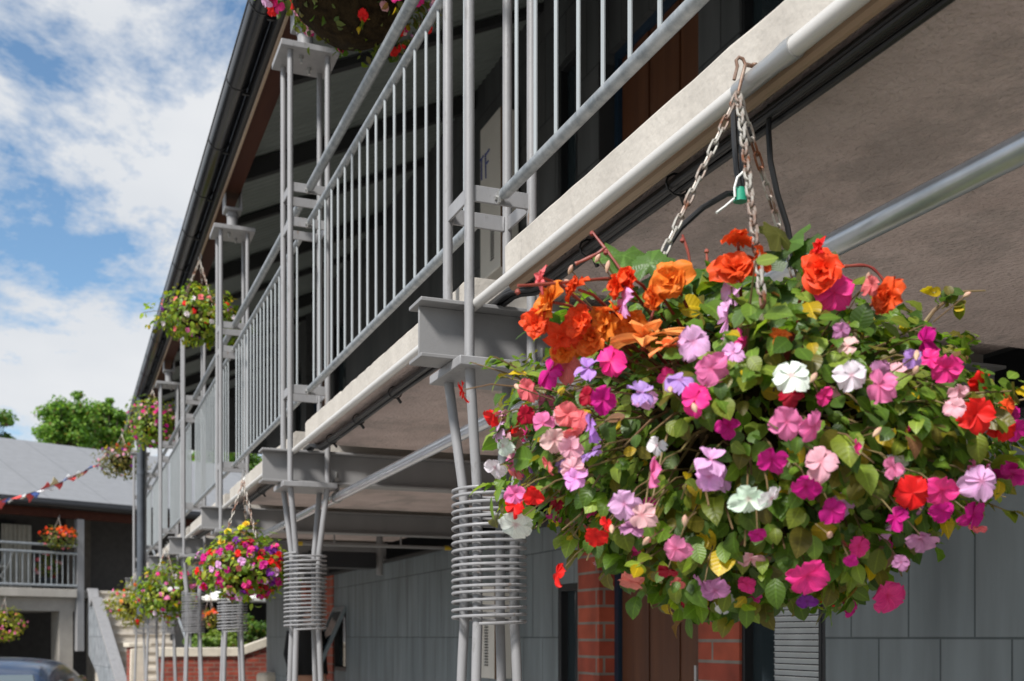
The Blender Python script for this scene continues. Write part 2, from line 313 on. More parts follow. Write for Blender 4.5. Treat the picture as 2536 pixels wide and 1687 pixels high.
# ------------------------------------------------------------------ flowers
def petals(specs, nu=7, nv=8):
    """each spec: (angle, length, width, lift deg, cup, shape, notch); disk plane xy, facing +z"""
    V = []; F = []; U = []
    for (an, ln, wd, lift, cup, shp, notch) in specs:
        o = len(V); ca_, sa = math.cos(an), math.sin(an); li = R(lift); wob = random.uniform(0, 6.28)
        for i in range(nu + 1):
            t = i / nu
            if shp == 'round': w = wd * max(.02, math.sin(math.pi * (.04 + .84 * t ** 1.12)))
            elif shp == 'point': w = wd * (math.sin(math.pi * (.05 + .93 * t ** .9)) ** 1.1)
            else: w = wd * math.sin(math.pi * min(1, .1 + t * .72)) ** .7
            for j in range(nv + 1):
                s_ = 2 * j / nv - 1
                r = ln * t * (1 - notch * t * (1 - abs(s_)) ** 2 - .13 * t * abs(s_) ** 2.2 * (shp != 'point'))
                y = w * s_
                rf = .13 if shp == 'wide' else .075
                h = cup * ln * (t * t * .6) + rf * ln * math.sin(wob + 3.7 * s_ + 2 * t) * t + .16 * w * s_ * s_ + .05 * ln * math.sin(wob * 2 + 8 * s_) * t * t - .16 * ln * t ** 3
                X = r * math.cos(li) - h * math.sin(li); Z = r * math.sin(li) + h * math.cos(li)
                V.append((X * ca_ - y * sa, X * sa + y * ca_, Z)); U.append((t * .9 + .05, s_))
        for i in range(nu):
            for j in range(nv):
                a = o + i * (nv + 1) + j; F.append((a, a + nv + 1, a + nv + 2, a + 1))
    return V, F, U
def flower_mesh(name, specs, nu=7, nv=8):
    V, F, U = petals(specs, nu, nv)
    return np_mesh(name, V, [i for f in F for i in f], [4] * len(F), PETAL, None, U)
def j(a, k=.12): return a * random.uniform(1 - k, 1 + k)
def impatiens(i):
    fold = [0, 10, -16, 24, 4, 38, -28, 14][i % 8]
    sp = [(R(90), j(.45, .16), j(.25, .16), 16 + fold + random.uniform(-12, 12), .10, 'round', .26)]
    for a in (18, 162): sp.append((R(a + random.uniform(-6, 6)), j(.50, .16), j(.235, .16), random.uniform(-14, 18) + fold, .05, 'round', .20))
    for a in (-50, -130): sp.append((R(a + random.uniform(-6, 6)), j(.55, .16), j(.26, .16), random.uniform(-22, 10), -.04, 'round', .22))
    return flower_mesh('impatiens_flower', sp)
def begonia(i):
    sp = []
    if i == 2:
        for k in range(6): sp.append((R(60 * k + random.uniform(-12, 12)), j(.58, .2), j(.18), random.uniform(-12, 26), .05, 'point', 0))
        for k in range(4): sp.append((R(90 * k + 30), j(.34), j(.14), random.uniform(30, 55), .1, 'point', 0))
    else:
        for k in range(7): sp.append((R(51.4 * k + random.uniform(-14, 14)), j(.50, .22), j(.26, .2), random.uniform(-18, 22), .14, 'wide', .08))
        for k in range(6): sp.append((R(60 * k + 25 + random.uniform(-9, 9)), j(.41, .2), j(.22, .2), random.uniform(12, 46), .16, 'wide', .08))
        for k in range(5): sp.append((R(72 * k + random.uniform(-9, 9)), j(.29, .2), j(.16, .2), random.uniform(38, 75), .2, 'wide', .08))
    return flower_mesh('begonia_flower', sp)
IMP = [impatiens(i) for i in range(24)]; BEG = [begonia(i) for i in (0, 1, 2, 0, 1)]
PAL = dict(orange=(.93, .22, .03), redorange=(.90, .10, .022), red=(.82, .016, .014), crimson=(.42, .006, .03), hotpink=(.88, .045, .29), magenta=(.60, .012, .25),
           pink=(.88, .22, .48), lilac=(.82, .42, .76), lavender=(.52, .29, .72), palepink=(.88, .48, .55), salmon=(.84, .20, .20), white=(.91, .88, .90),
           purple=(.22, .02, .32), mauve=(.58, .24, .47), yellow=(.88, .74, .05), peach=(.92, .34, .10))
def put_flower(me, pos, nrm, size, colname, parent, roll=0., name=None):
    o = bpy.data.objects.new(name or me.name.split('.')[0], me); COL.objects.link(o)
    q = Vector(nrm).normalized().to_track_quat('Z', 'Y')
    M = Matrix.Translation(Vector(pos)) @ q.to_matrix().to_4x4() @ Matrix.Rotation(roll, 4, 'Z') @ Matrix.Diagonal((size * random.uniform(.93, 1.07), size * random.uniform(.93, 1.07), size, 1))
    o.parent = parent; o.matrix_local = M
    c = PAL[colname]; k = random.uniform(.9, 1.08); o.color = (min(1, c[0] * k), min(1, c[1] * random.uniform(.85, 1.15)), min(1, c[2] * k), 1)
    return o

# ------------------------------------------------------------------ chains
def chain_mb(p, q, pitch=.024, w=.0024, half=.006):
    p, q = Vector(p), Vector(q); d = q - p; n = max(2, int(d.length / pitch)); t = d.normalized()
    h = Vector((1, 0, 0)) if abs(t.x) < .8 else Vector((0, 1, 0)); x = t.cross(h).normalized(); y = t.cross(x); mb = MB(); ln = d.length / n * .5 + w * 1.3
    for i in range(n):
        c = p + d * ((i + .5) / n); s = x if i % 2 else y; pts = []
        for k in range(12):
            a = 2 * math.pi * k / 12; ex = math.cos(a); ey = math.sin(a)
            pts.append(c + s * ex * half + t * ((ln - half) * (1 if ey > 0 else -1) * min(1, abs(ey) * 3) + ey * half))
        mb.tube(pts, w, 6, closed=True)
    return mb

# ------------------------------------------------------------------ hanging basket
EYE = Vector((0, 0, 0))
def basket(label, hook, cz, rx, rz, nleaf, flowers, nfl, group, leafsize=.045, chains=True, green=None, yellow=.03, olive=.12, rim=.16, top=.0, seed=1, lowbias=0, dark=False, fullchain=True):
    """hook: point the chains hang from; cz: height of the plant's middle"""
    global rng
    rng = np.random.default_rng(seed); random.seed(seed)
    cx_, cy_ = hook[0], hook[1]
    t = thing('hanging_basket', label, 'hanging basket', (cx_, cy_, cz), group)
    mb = MB(); prof = [(0.001, -rim * .85), (rim * .45, -rim * .72), (rim * .8, -rim * .4), (rim, 0.02), (rim * 1.02, rim * .22), (rim * .9, rim * .2), (.001, rim * .16)]
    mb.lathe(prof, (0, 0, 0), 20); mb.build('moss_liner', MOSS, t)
    d = sphere_dirs(nleaf); d[:, 2] = np.where(rng.random(nleaf) < lowbias, -np.abs(d[:, 2]), d[:, 2])
    lump = np.array([noise.noise(Vector(v * 2.3) + Vector((seed, 0, 0))) for v in d])
    lump2 = np.array([noise.noise(Vector(v * 5.5) + Vector((0, seed, 3))) for v in d]); r = (1 + .45 * lump + .25 * lump2) * (1.10 - .50 * rng.random(nleaf) ** 1.6)
    pos = d * r[:, None] * np.array([rx, rx, rz]); pos[:, 2] += np.where(d[:, 2] > 0, top * d[:, 2] ** 2, 0)
    nr = unit(d * .9 + np.array([0, 0, .45]) + rng.normal(0, .45, (nleaf, 3)))
    dr = d * .5 + rng.normal(0, .6, (nleaf, 3)) + np.array([0, 0, -.55])
    sz = leafsize * (.55 + .75 * rng.random(nleaf))
    pal = GREENS if green is None else np.array(green)
    me = leaf_mesh('foliage', pos, nr, dr, sz, leaf_cols(nleaf, yellow, olive, pal), LEAF, fine=nleaf > 1500)
    fo = bpy.data.objects.new('foliage', me); COL.objects.link(fo); fo.parent = t
    sm = MB()
    for i in range(max(14, nleaf // 25)):
        v = Vector(d[i]); e = Vector(pos[i]) * random.uniform(.9, 1.1); a = Vector((v.x * rim * .6, v.y * rim * .6, random.uniform(-.02, .05))); m = a.lerp(e, .5) + Vector((0, 0, random.uniform(0, .05)))
        sm.tube([a, a.lerp(m, .5) + Vector((0, 0, .01)), m, m.lerp(e, .5) + Vector((0, 0, .006)), e], .0021 if nleaf < 1500 else .0018, 5)
    keys = [k for k, w in flowers for _ in range(w)]
    for i in range(nfl):
        v = Vector(sphere_dirs(1)[0])
        if dark: v.z = -random.uniform(.15, .75); v.normalize()
        if v.dot(Vector((-cx_, -cy_, -cz)).normalized()) < -.25: v = -v
        if v.z > .75: v.z *= .5; v.normalize()
        k = 1 + .30 * noise.noise(v * 2.3 + Vector((seed, 0, 0)))
        p = Vector((v.x * rx, v.y * rx, v.z * rz)) * k * random.uniform(.98, 1.18)
        nn = v * 1.0 + Vector((-.45, -.5, .25)) + Vector((random.gauss(0, .35), random.gauss(0, .35), random.gauss(0, .3)))
        col = random.choice(keys); name = None
        if col in ('orange', 'redorange', 'yellow', 'peach') : me_ = BEG[i % 3]; s_ = random.uniform(.055, .075); p.z = abs(p.z) + top * .5
        else: me_ = IMP[i % 24]; s_ = random.uniform(.045, .062)
        put_flower(me_, p, nn, s_, col, t, random.uniform(-.6, .6))
    sm.build('stems', STEM, t)
    if chains:
        apex = Vector((0, 0, hook[2] - cz - .05)); zr = rim * .2
        hk = MB(); hk.tube([apex + Vector((0, 0, .06)), apex + Vector((.012, 0, .045)), apex + Vector((.012, 0, .025)), apex, apex + Vector((-.012, 0, .012)), apex + Vector((-.010, 0, .03))], .0032, 6); hk.build('hook', STEELZ, t)
        for a in (200, 300, 70):
            q = Vector((rim * math.cos(R(a)), rim * math.sin(R(a)), zr))
            if fullchain: chain_mb(apex, q, .03, .0026, .0065).build('chain', CHAINM, t)
            else:
                c = MB(); c.tube([apex, q], .006, 5); c.build('chain', CHAINM, t)
    return t

# ================================================================== THE GALLERY
BAY = 2.6244; Y1 = 2.9968; XC = 1.133; HP = .0933          # first column centre, half spacing of its poles
ZT, ZB = .930, .766                                        # top and bottom of the cross beams
HH, HM, HB = 2.226, 2.055, 1.226                           # hand, middle and bottom rail
NC = 7
YEND = 18.95; YBEG = -3.2
XW = 3.0                                                   # shop front
colY = [Y1 + k * BAY for k in range(NC)]
ORD = ['nearest the camera', 'second from the camera', 'third from the camera', 'fourth from the camera', 'fifth from the camera', 'sixth from the camera', 'farthest from the camera']

# ground
g = MB(); g.box(-400, 400, -60, 900, GZ - .3, GZ); tag(g.build('road', GRAV, smooth=False), kind='structure')
g = MB(); g.box(.55, XW + .25, YBEG, YEND + .4, GZ + .004, WZ); tag(g.build('pavement', PAVE, bevel=.01), kind='structure')

# -- steel column
def column():
    t = thing('steel_column', '', 'column', (XC, Y1, 0), 'coil wrapped steel columns along the gallery')
    q = .056; rp = .0142
    for sx in (-1, 1):
        for sy in (-1, 1):
            m = MB()
            m.tube([(sx * HP, sy * HP, 2.90), (sx * HP, sy * HP, 2.0), (sx * HP, sy * HP, 1.2), (sx * HP, sy * HP, ZB if sy < 0 else ZT)], rp, 14)
            m.tube([(sx * HP * .98, sy * HP * .98, .741), (sx * (q + .002), sy * (q + .002), .425), (sx * q, sy * q, .38), (sx * q, sy * q, .03), (sx * (q + .004), sy * (q + .004), -.06), (sx * .098, sy * .098, WZ)], rp, 14)
            m.build('pole', PAINT, t)
    m = MB(); m.box(-.136, .136, -.136, .136, .739, .7655); m.build('bearing_plate', PAINT, t, bevel=.003)
    m = MB(); m.box(-.145, .145, -.135, .135, 2.90, 2.93); p = m.build('top_plate', PAINT, t, bevel=.003)
    for sx, sy in ((-.03, -.05), (.03, .05)):
        b = MB(); b.tube([(sx, sy, 2.885), (sx, sy, 2.90)], .012, 6); b.tube([(sx, sy, 2.868), (sx, sy, 2.885)], .007, 8); b.build('bolt', STEELZ, p)
    m = MB(); m.tube([(0, 0, 2.931), (0, 0, 3.065)], .039, 20); m.tube([(0, 0, 3.035), (0, 0, 3.05)], .045, 20); m.build('neck_tube', PAINT, t)
    m = MB(); m.box(-.062, .062, -.07, .07, 3.066, 3.083); m.box(-.062, -.052, -.07, .07, 3.083, 3.24); m.box(.052, .062, -.07, .07, 3.083, 3.24); m.build('beam_shoe', PAINT, t, bevel=.002)
    for z in (HH, HM, HB):
        m = MB(); b = HP; h = .0225; w = .0045
        for s_ in (-1, 1):
            m.box(-b, b, s_ * b - w, s_ * b + w, z - h, z + h)
            m.box(s_ * b - w * .8, s_ * b + w * .8, -b + w, b - w, z - h * .92, z + h * .92)
        for sx in (-1, 1):
            for sy in (-1, 1): m.tube([(sx * (HP - .0135), sy * (HP - .006), z - .0225), (sx * (HP - .0150), sy * (HP - .0065), z - .005), (sx * (HP - .0138), sy * (HP - .006), z + .02)], .0042, 6)
        m.build('collar', PAINT, t, bevel=.0015)
    # the coil: one long helix of rod
    pts = []; n = 18; ra = .104
    for i in range(n * 40 + 1):
        a = 2 * math.pi * i / 40 + 2.2; pts.append((ra * math.cos(a), -ra * math.sin(a), .418 - (.418 - .036) * i / (n * 40) + .0034 * math.sin(i * .0137) + .0022 * math.sin(i * .047)))
    m = MB(); m.tube(pts, .0047, 8); m.build('coil', PAINT, t)
    m = MB()
    for z in (.385, .06): m.box(-.064, .064, -.064, .064, z - .004, z + .004)
    m.build('spacer_plate', PAINT, t)
    return t
c0 = column()
cols = [c0] + [copy_tree(c0) for _ in range(NC - 1)]
for k, c in enumerate(cols):
    c.location.y = colY[k]
    c['label'] = ('grey steel column of four poles in a wire coil, ' + ORD[k]) + (', half behind the big flower basket' if k == 0 else '')

# -- cross beam (I section)
def beam(k):
    t = thing('steel_beam', 'grey steel I-beam resting on the column ' + ORD[k], 'beam', (0, colY[k], 0), 'grey steel beams carrying the balcony')
    return t
bm_ = MB(); fw = .058
bm_.box(.905, XW, -fw - .02, fw - .02, ZT - .011, ZT); bm_.box(.905, XW, -fw - .02, fw - .02, ZB, ZB + .011); bm_.box(.915, XW, -.026, -.017, ZB + .011, ZT - .011)
bp0 = beam(0); bb = bm_.build('beam_section', PAINT2, bp0, bevel=.002)
for k in range(1, NC):
    t = beam(k); c = bb.copy(); COL.objects.link(c); c.parent = t

# -- balcony slabs, one per bay
def slab_mesh(y0, y1):
    # front upstand with a slightly ragged arris, and the flat slab behind it
    m = MB(); n = 90; rr = random.Random(int(y0 * 100) + 3); X0 = 1.08; top = 1.040
    ys = [y0 + (y1 - y0) * i / n for i in range(n + 1)]; vs = []
    for y in ys:
        dz = -.004 * abs(noise.noise(Vector((y * 9, 0, 1)))) - .007 * max(0, noise.noise(Vector((y * 23, 3, 1))) - .25) / .5; dxx = .0025 * noise.noise(Vector((y * 14, 5, 2)))
        vs += [(X0 + dxx, y, ZT + .002), (X0 + dxx, y, top - .012 + dz), (X0 + .010 + dxx, y, top + dz), (XW - .002, y, top), (XW - .002, y, ZT + .002)]
    fs = []
    for i in range(n):
        a = i * 5; b = a + 5
        for q in range(5): fs.append((a + q, a + (q + 1) % 5, b + (q + 1) % 5, b + q))
    fs += [(0, 1, 2, 3, 4), tuple(n * 5 + q for q in (4, 3, 2, 1, 0))]
    m.add(vs, fs); m.mi = []
    m.cur = 0; m.mi = [0] * len(fs)
    for i in range(n): m.mi[i * 5 + 4] = 1
    return m
def slab(y0, y1, label):
    o = slab_mesh(y0, y1).build('concrete_slab', [FASCIA, SOFFIT], ang=30)
    return tag(o, label, 'balcony slab', 'concrete balcony slabs')
slab(YBEG, 2.735, 'pale concrete balcony slab right above the big flower basket')
for k in range(NC - 1):
    slab(colY[k] + .025, colY[k + 1] - .262, 'pale concrete balcony slab between the columns ' + ['nearest and second from the camera', 'second and third from the camera', 'third and fourth from the camera', 'fourth and fifth from the camera', 'fifth and sixth from the camera', 'sixth and farthest from the camera'][k])
m = MB(); m.box(1.30, XW - .002, YBEG, YEND, .9905, 1.03)
tag(m.build('balcony_deck', SOFFIT), 'dark balcony floor bridging the notches between slabs', 'balcony floor')

# -- railings, one per bay
def railing(y0, y1):
    t = thing('balcony_railing', '', 'railing', (1.1325, y0, 0), 'grey balusters and tubular rails along the balcony')
    ln = y1 - y0
    for nm, z, r in (('hand_rail', HH, .0215), ('middle_rail', HM, .0165), ('bottom_rail', HB, .0165)):
        m = MB(); m.tube([(0, .012, z), (0, .03, z), (0, ln / 2, z), (0, ln - .03, z), (0, ln - .012, z)], [r * .75, r, r, r, r * .75], 18)
        o = m.build(nm, GALV, t)
        for y in (.004, ln - .016):
            b = MB(); b.box(-.014, -.008, y - .0, y + .03, z - .022, z + .012); b.tube([(-.02, y + .015, z - .006), (.002, y + .015, z - .006)], .007, 6); b.build('fixing_lug', STEELZ, o)
    n = 18
    for i in range(n):
        y = ln - .112 - i * .1298
        m = MB(); m.tube([(0, y, HB), (0, y, (HB + HM) / 2), (0, y, HM)], .0057, 8); m.build('baluster', BAL, t)
    return t
r0 = railing(colY[0] + HP + .006, colY[1] - HP - .006)
RL = ['first full bay left of the big flower basket', 'second bay from the camera, beyond the second column', 'third bay from the camera', 'fourth bay from the camera', 'fifth bay from the camera', 'farthest bay']
for k in range(-1, NC - 1):
    o = r0 if k == 0 else copy_tree(r0)
    o.location.y = colY[0] + k * BAY + HP + .006
    o['label'] = 'grey balcony railing right above the big flower basket' if k < 0 else 'grey balcony railing of the ' + RL[k]

# -- services under the slab edge
m = MB(); zc, xc = .9215, 1.060
m.tube([(xc, YBEG, zc), (xc, 1.455, zc)], .0160, 16); m.tube([(xc, 1.60, zc), (xc, 8, zc), (xc, YEND, zc)], .0145, 16)
wc = m.build('white_conduit', WHITEPVC); tag(wc, 'long white plastic pipe along the lower edge of the balcony slabs', 'pipe')
m = MB(); m.tube([(xc, 1.45, zc), (xc, 1.475, zc), (xc, 1.50, zc), (xc, 1.61, zc)], [.0185, .0185, .0165, .0165], 16); m.box(xc + .012, 1.079, 1.497, 1.513, zc, zc + .036)
m.build('coupler', STEELZ, wc)
# moulded brown edge strip between conduit and cables
m = MB(); m.tube([(1.094, YBEG, .919), (1.094, 2.71, .919)], .014, 10)
tag(m.build('edge_strip', TRIM), 'brown weathered strip under the slab edge above the big basket', 'trim')
cbt = thing('cable_bundle', 'black electric cables tied in a bundle under the balcony edge', 'cables', (0, 0, 0))
for dx, dz, r, s in ((0, 0, .0125, 0), (.019, .004, .008, 1), (.012, -.014, .0065, 2), (-.012, -.009, .006, 3)):
    m = MB(); pts = []
    y = YBEG
    while y < YEND: pts.append((1.137 + dx + .004 * noise.noise(Vector((y * 1.3, s, 0))), y, .908 + dz + .004 * noise.noise(Vector((y * 1.1, s, 5))))); y += .05
    # under the beams the cables dip to clear the lower flange
    pts2 = []
    for p in pts:
        dmin = min(abs(p[1] - (cy - .02)) for cy in colY); k_ = max(0, min(1, (.34 - dmin) / .22)); pts2.append((p[0], p[1], p[2] + .040 * k_ * k_ * (3 - 2 * k_)))
    m.tube(pts2, r, 8); m.build('cable', BLACK, cbt)
for y in (1.05, 1.95, 2.35, 3.45, 4.0, 4.55, 5.05, 6.2, 7.0, 7.6):
    m = MB(); m.tube([(1.14 + .026 * math.cos(a), y, .905 + .022 * math.sin(a)) for a in [2 * math.pi * i / 10 for i in range(10)]], .0025, 5, closed=True); m.tube([(1.15, y, .885), (1.165, y + .012, .872)], .006, 6); m.build('cable_tie', BLACK, cbt)
# galvanised service pipe hung from the beams
sp_ = thing('service_pipe', 'long galvanised pipe hanging under the balcony behind the columns', 'pipe', (1.285, 0, .705))
m = MB(); m.tube([(0, YBEG, 0), (0, 5, 0), (0, 11, 0), (0, YEND, 0)], .0225, 20); m.build('tube', mat('galvanised_pipe', (.52, .54, .57), .26, .6, vscale=14, col2=(.68, .69, .72)), sp_)
for k in (0, 1, 2, 3):
    y = colY[k] - .03; m = MB(); m.tube([(.0262 * math.cos(a), y, .0262 * math.sin(a)) for a in [2 * math.pi * i / 14 for i in range(14)]], .004, 6, closed=True)
    m.box(-.014, -.008, y - .012, y + .012, .03, .085); m.box(.008, .014, y - .012, y + .012, .03, .085); m.box(-.014, .014, y - .012, y + .012, .080, .088); m.tube([(0, y, .02), (0, y, .13)], .005, 8); m.box(-.01, .01, y - .012, y + .012, .088, .1)
    m.build('pipe_clamp', STEELZ, sp_)

# ================================================================== THE SHOP BUILDING BEHIND
B = thing('shop_building', 'long two storey shop building with slate panel walls and black eaves', 'building', (0, 0, 0))
def ycut(segs):   # wall between given y ranges and z range
    pass
UNIT = [  # (y0, y1, kind) along the front, from near to far
    (YBEG, 3.90, 'panel'), (3.90, 4.53, 'blind'), (4.53, 4.90, 'pier'), (4.90, 6.03, 'door'), (6.03, 6.33, 'pier'), (6.33, 6.66, 'window'),
    (6.66, 12.55, 'panel'), (12.55, 13.18, 'open'), (13.18, 13.60, 'pier'), (13.60, 14.75, 'door'), (14.75, 15.10, 'pier'), (15.10, 15.6, 'window'), (15.6, 17.95, 'panel')]
def front(z0, z1, zl, upper):
    """z0..z1 storey, zl top of doors and windows"""
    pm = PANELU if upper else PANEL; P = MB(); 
    for y0, y1, k in UNIT:
        if k == 'panel': P.box(XW, XW + .2, y0, y1, z0, z1)
        elif k == 'pier':
            Q = MB(); Q.box(XW - .015, XW + .12, y0, y1, z0, z1); Q.build('brick_pier' if not upper else 'wall_pier', PANELU if upper else BRICK, B, bevel=.003)
            P.box(XW + .121, XW + .2, y0, y1, z0, z1)
        else:
            if k == 'door': P.box(XW + .05, XW + .2, y0, y1, zl, z1)
            else: P.box(XW, XW + .2, y0, y1, zl + (.2 if upper else -.26), z1)
        if k == 'door':
            D = MB(); n = 6; w = (y1 - y0 - .10) / n
            for i in range(n): D.box(XW + .105 + .008 * (i % 2), XW + .15, y0 + .05 + i * w, y0 + .05 + (i + 1) * w - .006, z0, zl - .05)
            d = D.build('door', DOORW, B, bevel=.003)
            F = MB(); F.box(XW + .09, XW + .16, y0, y0 + .048, z0, zl); F.box(XW + .09, XW + .16, y1 - .048, y1, z0, zl); F.box(XW + .09, XW + .16, y0 + .048, y1 - .048, zl - .048, zl); F.build('door_frame', mat('navy_frame', (.012, .03, .055), .4), d)
            H = MB(); H.tube([(XW + .06, y0 + .14, -.45 + (z0 + 1.3)), (XW + .06, y0 + .14, -.15 + (z0 + 1.3))], .012, 8); H.build('handle', STEELZ, d)
        if k in ('window', 'blind', 'open'):
            zs = z0 + .25; zt = zl + (.2 if upper else -.26); f = .045 if k != 'blind' else .022
            if k == 'open' and not upper: zs = -.40
            F = MB(); F.box(XW + .0, XW + .07, y0, y0 + f, zs, zt); F.box(XW, XW + .07, y1 - f, y1, zs, zt); F.box(XW, XW + .07, y0 + f, y1 - f, zt - f, zt); F.box(XW, XW + .07, y0 + f, y1 - f, zs, zs + f)
            F.box(XW + .018, XW + .05, y0 + f + .03, y0 + f + .05, zs + f, zt - f)
            fo = F.build('window', FRAME, B, bevel=.002)
            G = MB(); G.box(XW + .05, XW + .055, y0 + f, y1 - f, zs + f, zt - f); G.build('pane', GLASS, fo)
            P.box(XW, XW + .2, y0, y1, z0, zs)
            if k == 'blind' and not upper:
                V = MB(); zz = zt - .06
                while zz > zs + .1:
                    V.cur = 0; V.box(XW + .031, XW + .033, y0 + f + .004, y1 - f - .20, zz - .022, zz - .003); V.cur = 1; V.box(XW + .026, XW + .036, y0 + f + .004, y1 - f - .20, zz - .0028, zz); zz -= .027
                V.build('blind', [mat('blind_slat', (.34, .37, .38), .5), mat('blind_edge_lit', (.62, .64, .65), .5)], fo)  # paler slat edges: the light they would catch is put into the colour
            if k == 'open' and not upper:
                V = MB(); M = Matrix.Translation((XW, 0, zt)) @ Matrix.Rotation(R(24), 4, 'Y')
                V.box(-.02, .02, y0 + .02, y0 + .07, -.70, 0, M); V.box(-.02, .02, y1 - .07, y1 - .02, -.70, 0, M); V.box(-.02, .02, y0 + .07, y1 - .07, -.70, -.65, M); V.box(-.02, .02, y0 + .07, y1 - .07, -.05, 0, M)
                s = V.build('casement', mat('aluminium_sash', (.20, .24, .26), .35, .4), fo); G = MB(); G.box(-.006, .006, y0 + .07, y1 - .07, -.65, -.05, M); G.build('pane', GLASS, s)
    P.build('wall', pm, B, smooth=False)
front(WZ, ZB - .03, .60, False)
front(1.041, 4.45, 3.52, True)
# interior back wall so the shop is not see-through
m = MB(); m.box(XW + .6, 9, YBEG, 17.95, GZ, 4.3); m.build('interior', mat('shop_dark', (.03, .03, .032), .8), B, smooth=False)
# wall beam above the ground floor wall
m = MB(); m.box(XW - .03, XW + .2, YBEG, 17.95, ZB - .03, ZB - .001); m.build('wall_plate', DARKST, B)
# roof: corrugated sheet, rafters, eaves beam
PITCH = math.tan(R(25)); xe, ze = 1.0, 3.345
def zroof(x): return ze + (x - xe) * PITCH
m = MB(); vs = []; ny = int((YEND - YBEG) / .023)
for i in range(ny + 1):
    y = YBEG + i * .023; dz = (0, .012, .012, 0)[i % 4]
    for x in (xe, 5.2): vs.append((x, y, zroof(x) + dz))
m.add(vs, [(2 * i, 2 * i + 1, 2 * i + 3, 2 * i + 2) for i in range(ny)])
roof = m.build('roof', CORR, B, smooth=False)
m = MB(); m.prism([(xe - .02, zroof(xe) + .05), (5.2, zroof(5.2) + .05), (5.2, zroof(5.2) + .13), (xe - .02, zroof(xe) + .1)], 1, YBEG, YEND); m.build('outer_sheet', mat('roof_slate', (.12, .125, .135), .6), roof, smooth=False)
for k in range(NC):
    y = colY[k]
    for yy in (y, y + BAY / 2):
        if yy > YEND: continue
        m = MB(); d = .13 if yy == y else .05
        m.prism([(1.19, zroof(1.19) - .012), (XW + .1, zroof(XW + .1) - .012), (XW + .1, zroof(XW + .1) - .012 - d), (1.19, zroof(1.19) - .012 - d)], 1, yy - .035, yy + .035); m.build('rafter', DARKST, roof)
m = MB(); m.box(1.072, 1.083, YBEG, YEND, 3.18, 3.345); m.box(1.0845, 1.18, YBEG, YEND, 3.19, 3.34); m.cur = 1
eb = m.build('eaves_beam', WOODB, B)
m = MB(); m.box(1.060, 1.0715, YBEG, YEND, 3.175, 3.20); m.build('edge_trim', TRIM, eb)
m = MB(); m.box(1.035, 1.0595, YBEG, YEND, 3.205, 3.36); m.build('fascia_board', mat('black_fascia', (.012, .012, .013), .5), B)
m = MB(); gx, gz, gr = .962, 3.315, .067; vs = []; K = 14
prof = [(gx + gr * math.cos(math.pi + math.pi * i / K), gz + gr * math.sin(math.pi + math.pi * i / K)) for i in range(K + 1)] + [(gx + (gr - .004) * math.cos(2 * math.pi - math.pi * i / K), gz + (gr - .004) * math.sin(2 * math.pi - math.pi * i / K)) for i in range(K + 1)]
m.prism(prof, 1, YBEG, YEND - .1); m.tube([(gx - gr, YBEG, gz + .004), (gx - gr, YEND - .1, gz + .004)], .006, 8)
gut = m.build('gutter', GUT, B, ang=50)
y = 5.89 - .8748 * 9; i = 0
while y < YEND - .2:
    m = MB(); m.tube([(gx + (gr + .001) * math.cos(a), y, gz + (gr + .001) * math.sin(a)) for a in [math.pi * (1 + q / 12) for q in range(13)]], .0035, 6)
    m.box(gx + .03, 1.034, y + .02, y + .034, gz - .075, gz - .063); m.build('gutter_bracket', BLACK, gut); y += .8748
m = MB(); m.tube([(.975, 16.0, gz - .05), (.975, 16.0, 1.5), (.975, 16.0, .30)], .05, 18); m.tube([(.975, 16.0, 2.2), (.975, 16.0, 2.26)], .056, 18); m.build('downpipe', mat('dark_downpipe', (.07, .08, .095), .45, var=.2), B)

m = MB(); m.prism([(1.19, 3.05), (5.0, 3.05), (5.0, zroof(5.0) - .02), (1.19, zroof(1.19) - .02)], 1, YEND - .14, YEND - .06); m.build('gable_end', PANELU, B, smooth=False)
# white wall cabinets seen behind the first column
def cabinet(y0, y1, z0, z1, label):
    t = thing('wall_cabinet', label, 'cabinet', (0, 0, 0), 'white metal cabinets on the shop front')
    m = MB(); m.box(2.84, 2.985, y0, y1, z0, z1); m.build('casing', WHITEBOX, t, bevel=.008)
    m = MB(); zz = z0 + .09
    while zz < z0 + .40: m.box(2.836, 2.8395, y0 + .11, y0 + .18, zz, zz + .010); zz += .021
    m.build('vent_slots', BLACK, t)
    m = MB(); m.box(2.846, 2.866, y0 - .006, y0 - .0005, z0 - .004, z1 + .004); m.build('side_rail', mat('brown_rail', (.15, .09, .05), .7), t)
    return t
ca1 = cabinet(7.30, 7.70, 2.60, 3.72, 'white vented metal cabinet on the balcony wall behind the nearest column')
m = MB()      # blue pen strokes on its upper corner
for a, b in (((7.66, 3.50), (7.66, 3.34)), ((7.68, 3.49), (7.62, 3.50)), ((7.58, 3.50), (7.57, 3.32)), ((7.57, 3.49), (7.50, 3.50)), ((7.575, 3.42), (7.52, 3.425))):
    m.tube([(2.838, a[0], a[1]), (2.838, b[0], b[1])], .007, 5)
m.build('pen_mark', mat('blue_ink', (.02, .04, .22), .5), ca1)
cabinet(7.42, 7.72, -.30, .38, 'white vented metal cabinet low on the wall seen between the nearest column poles')

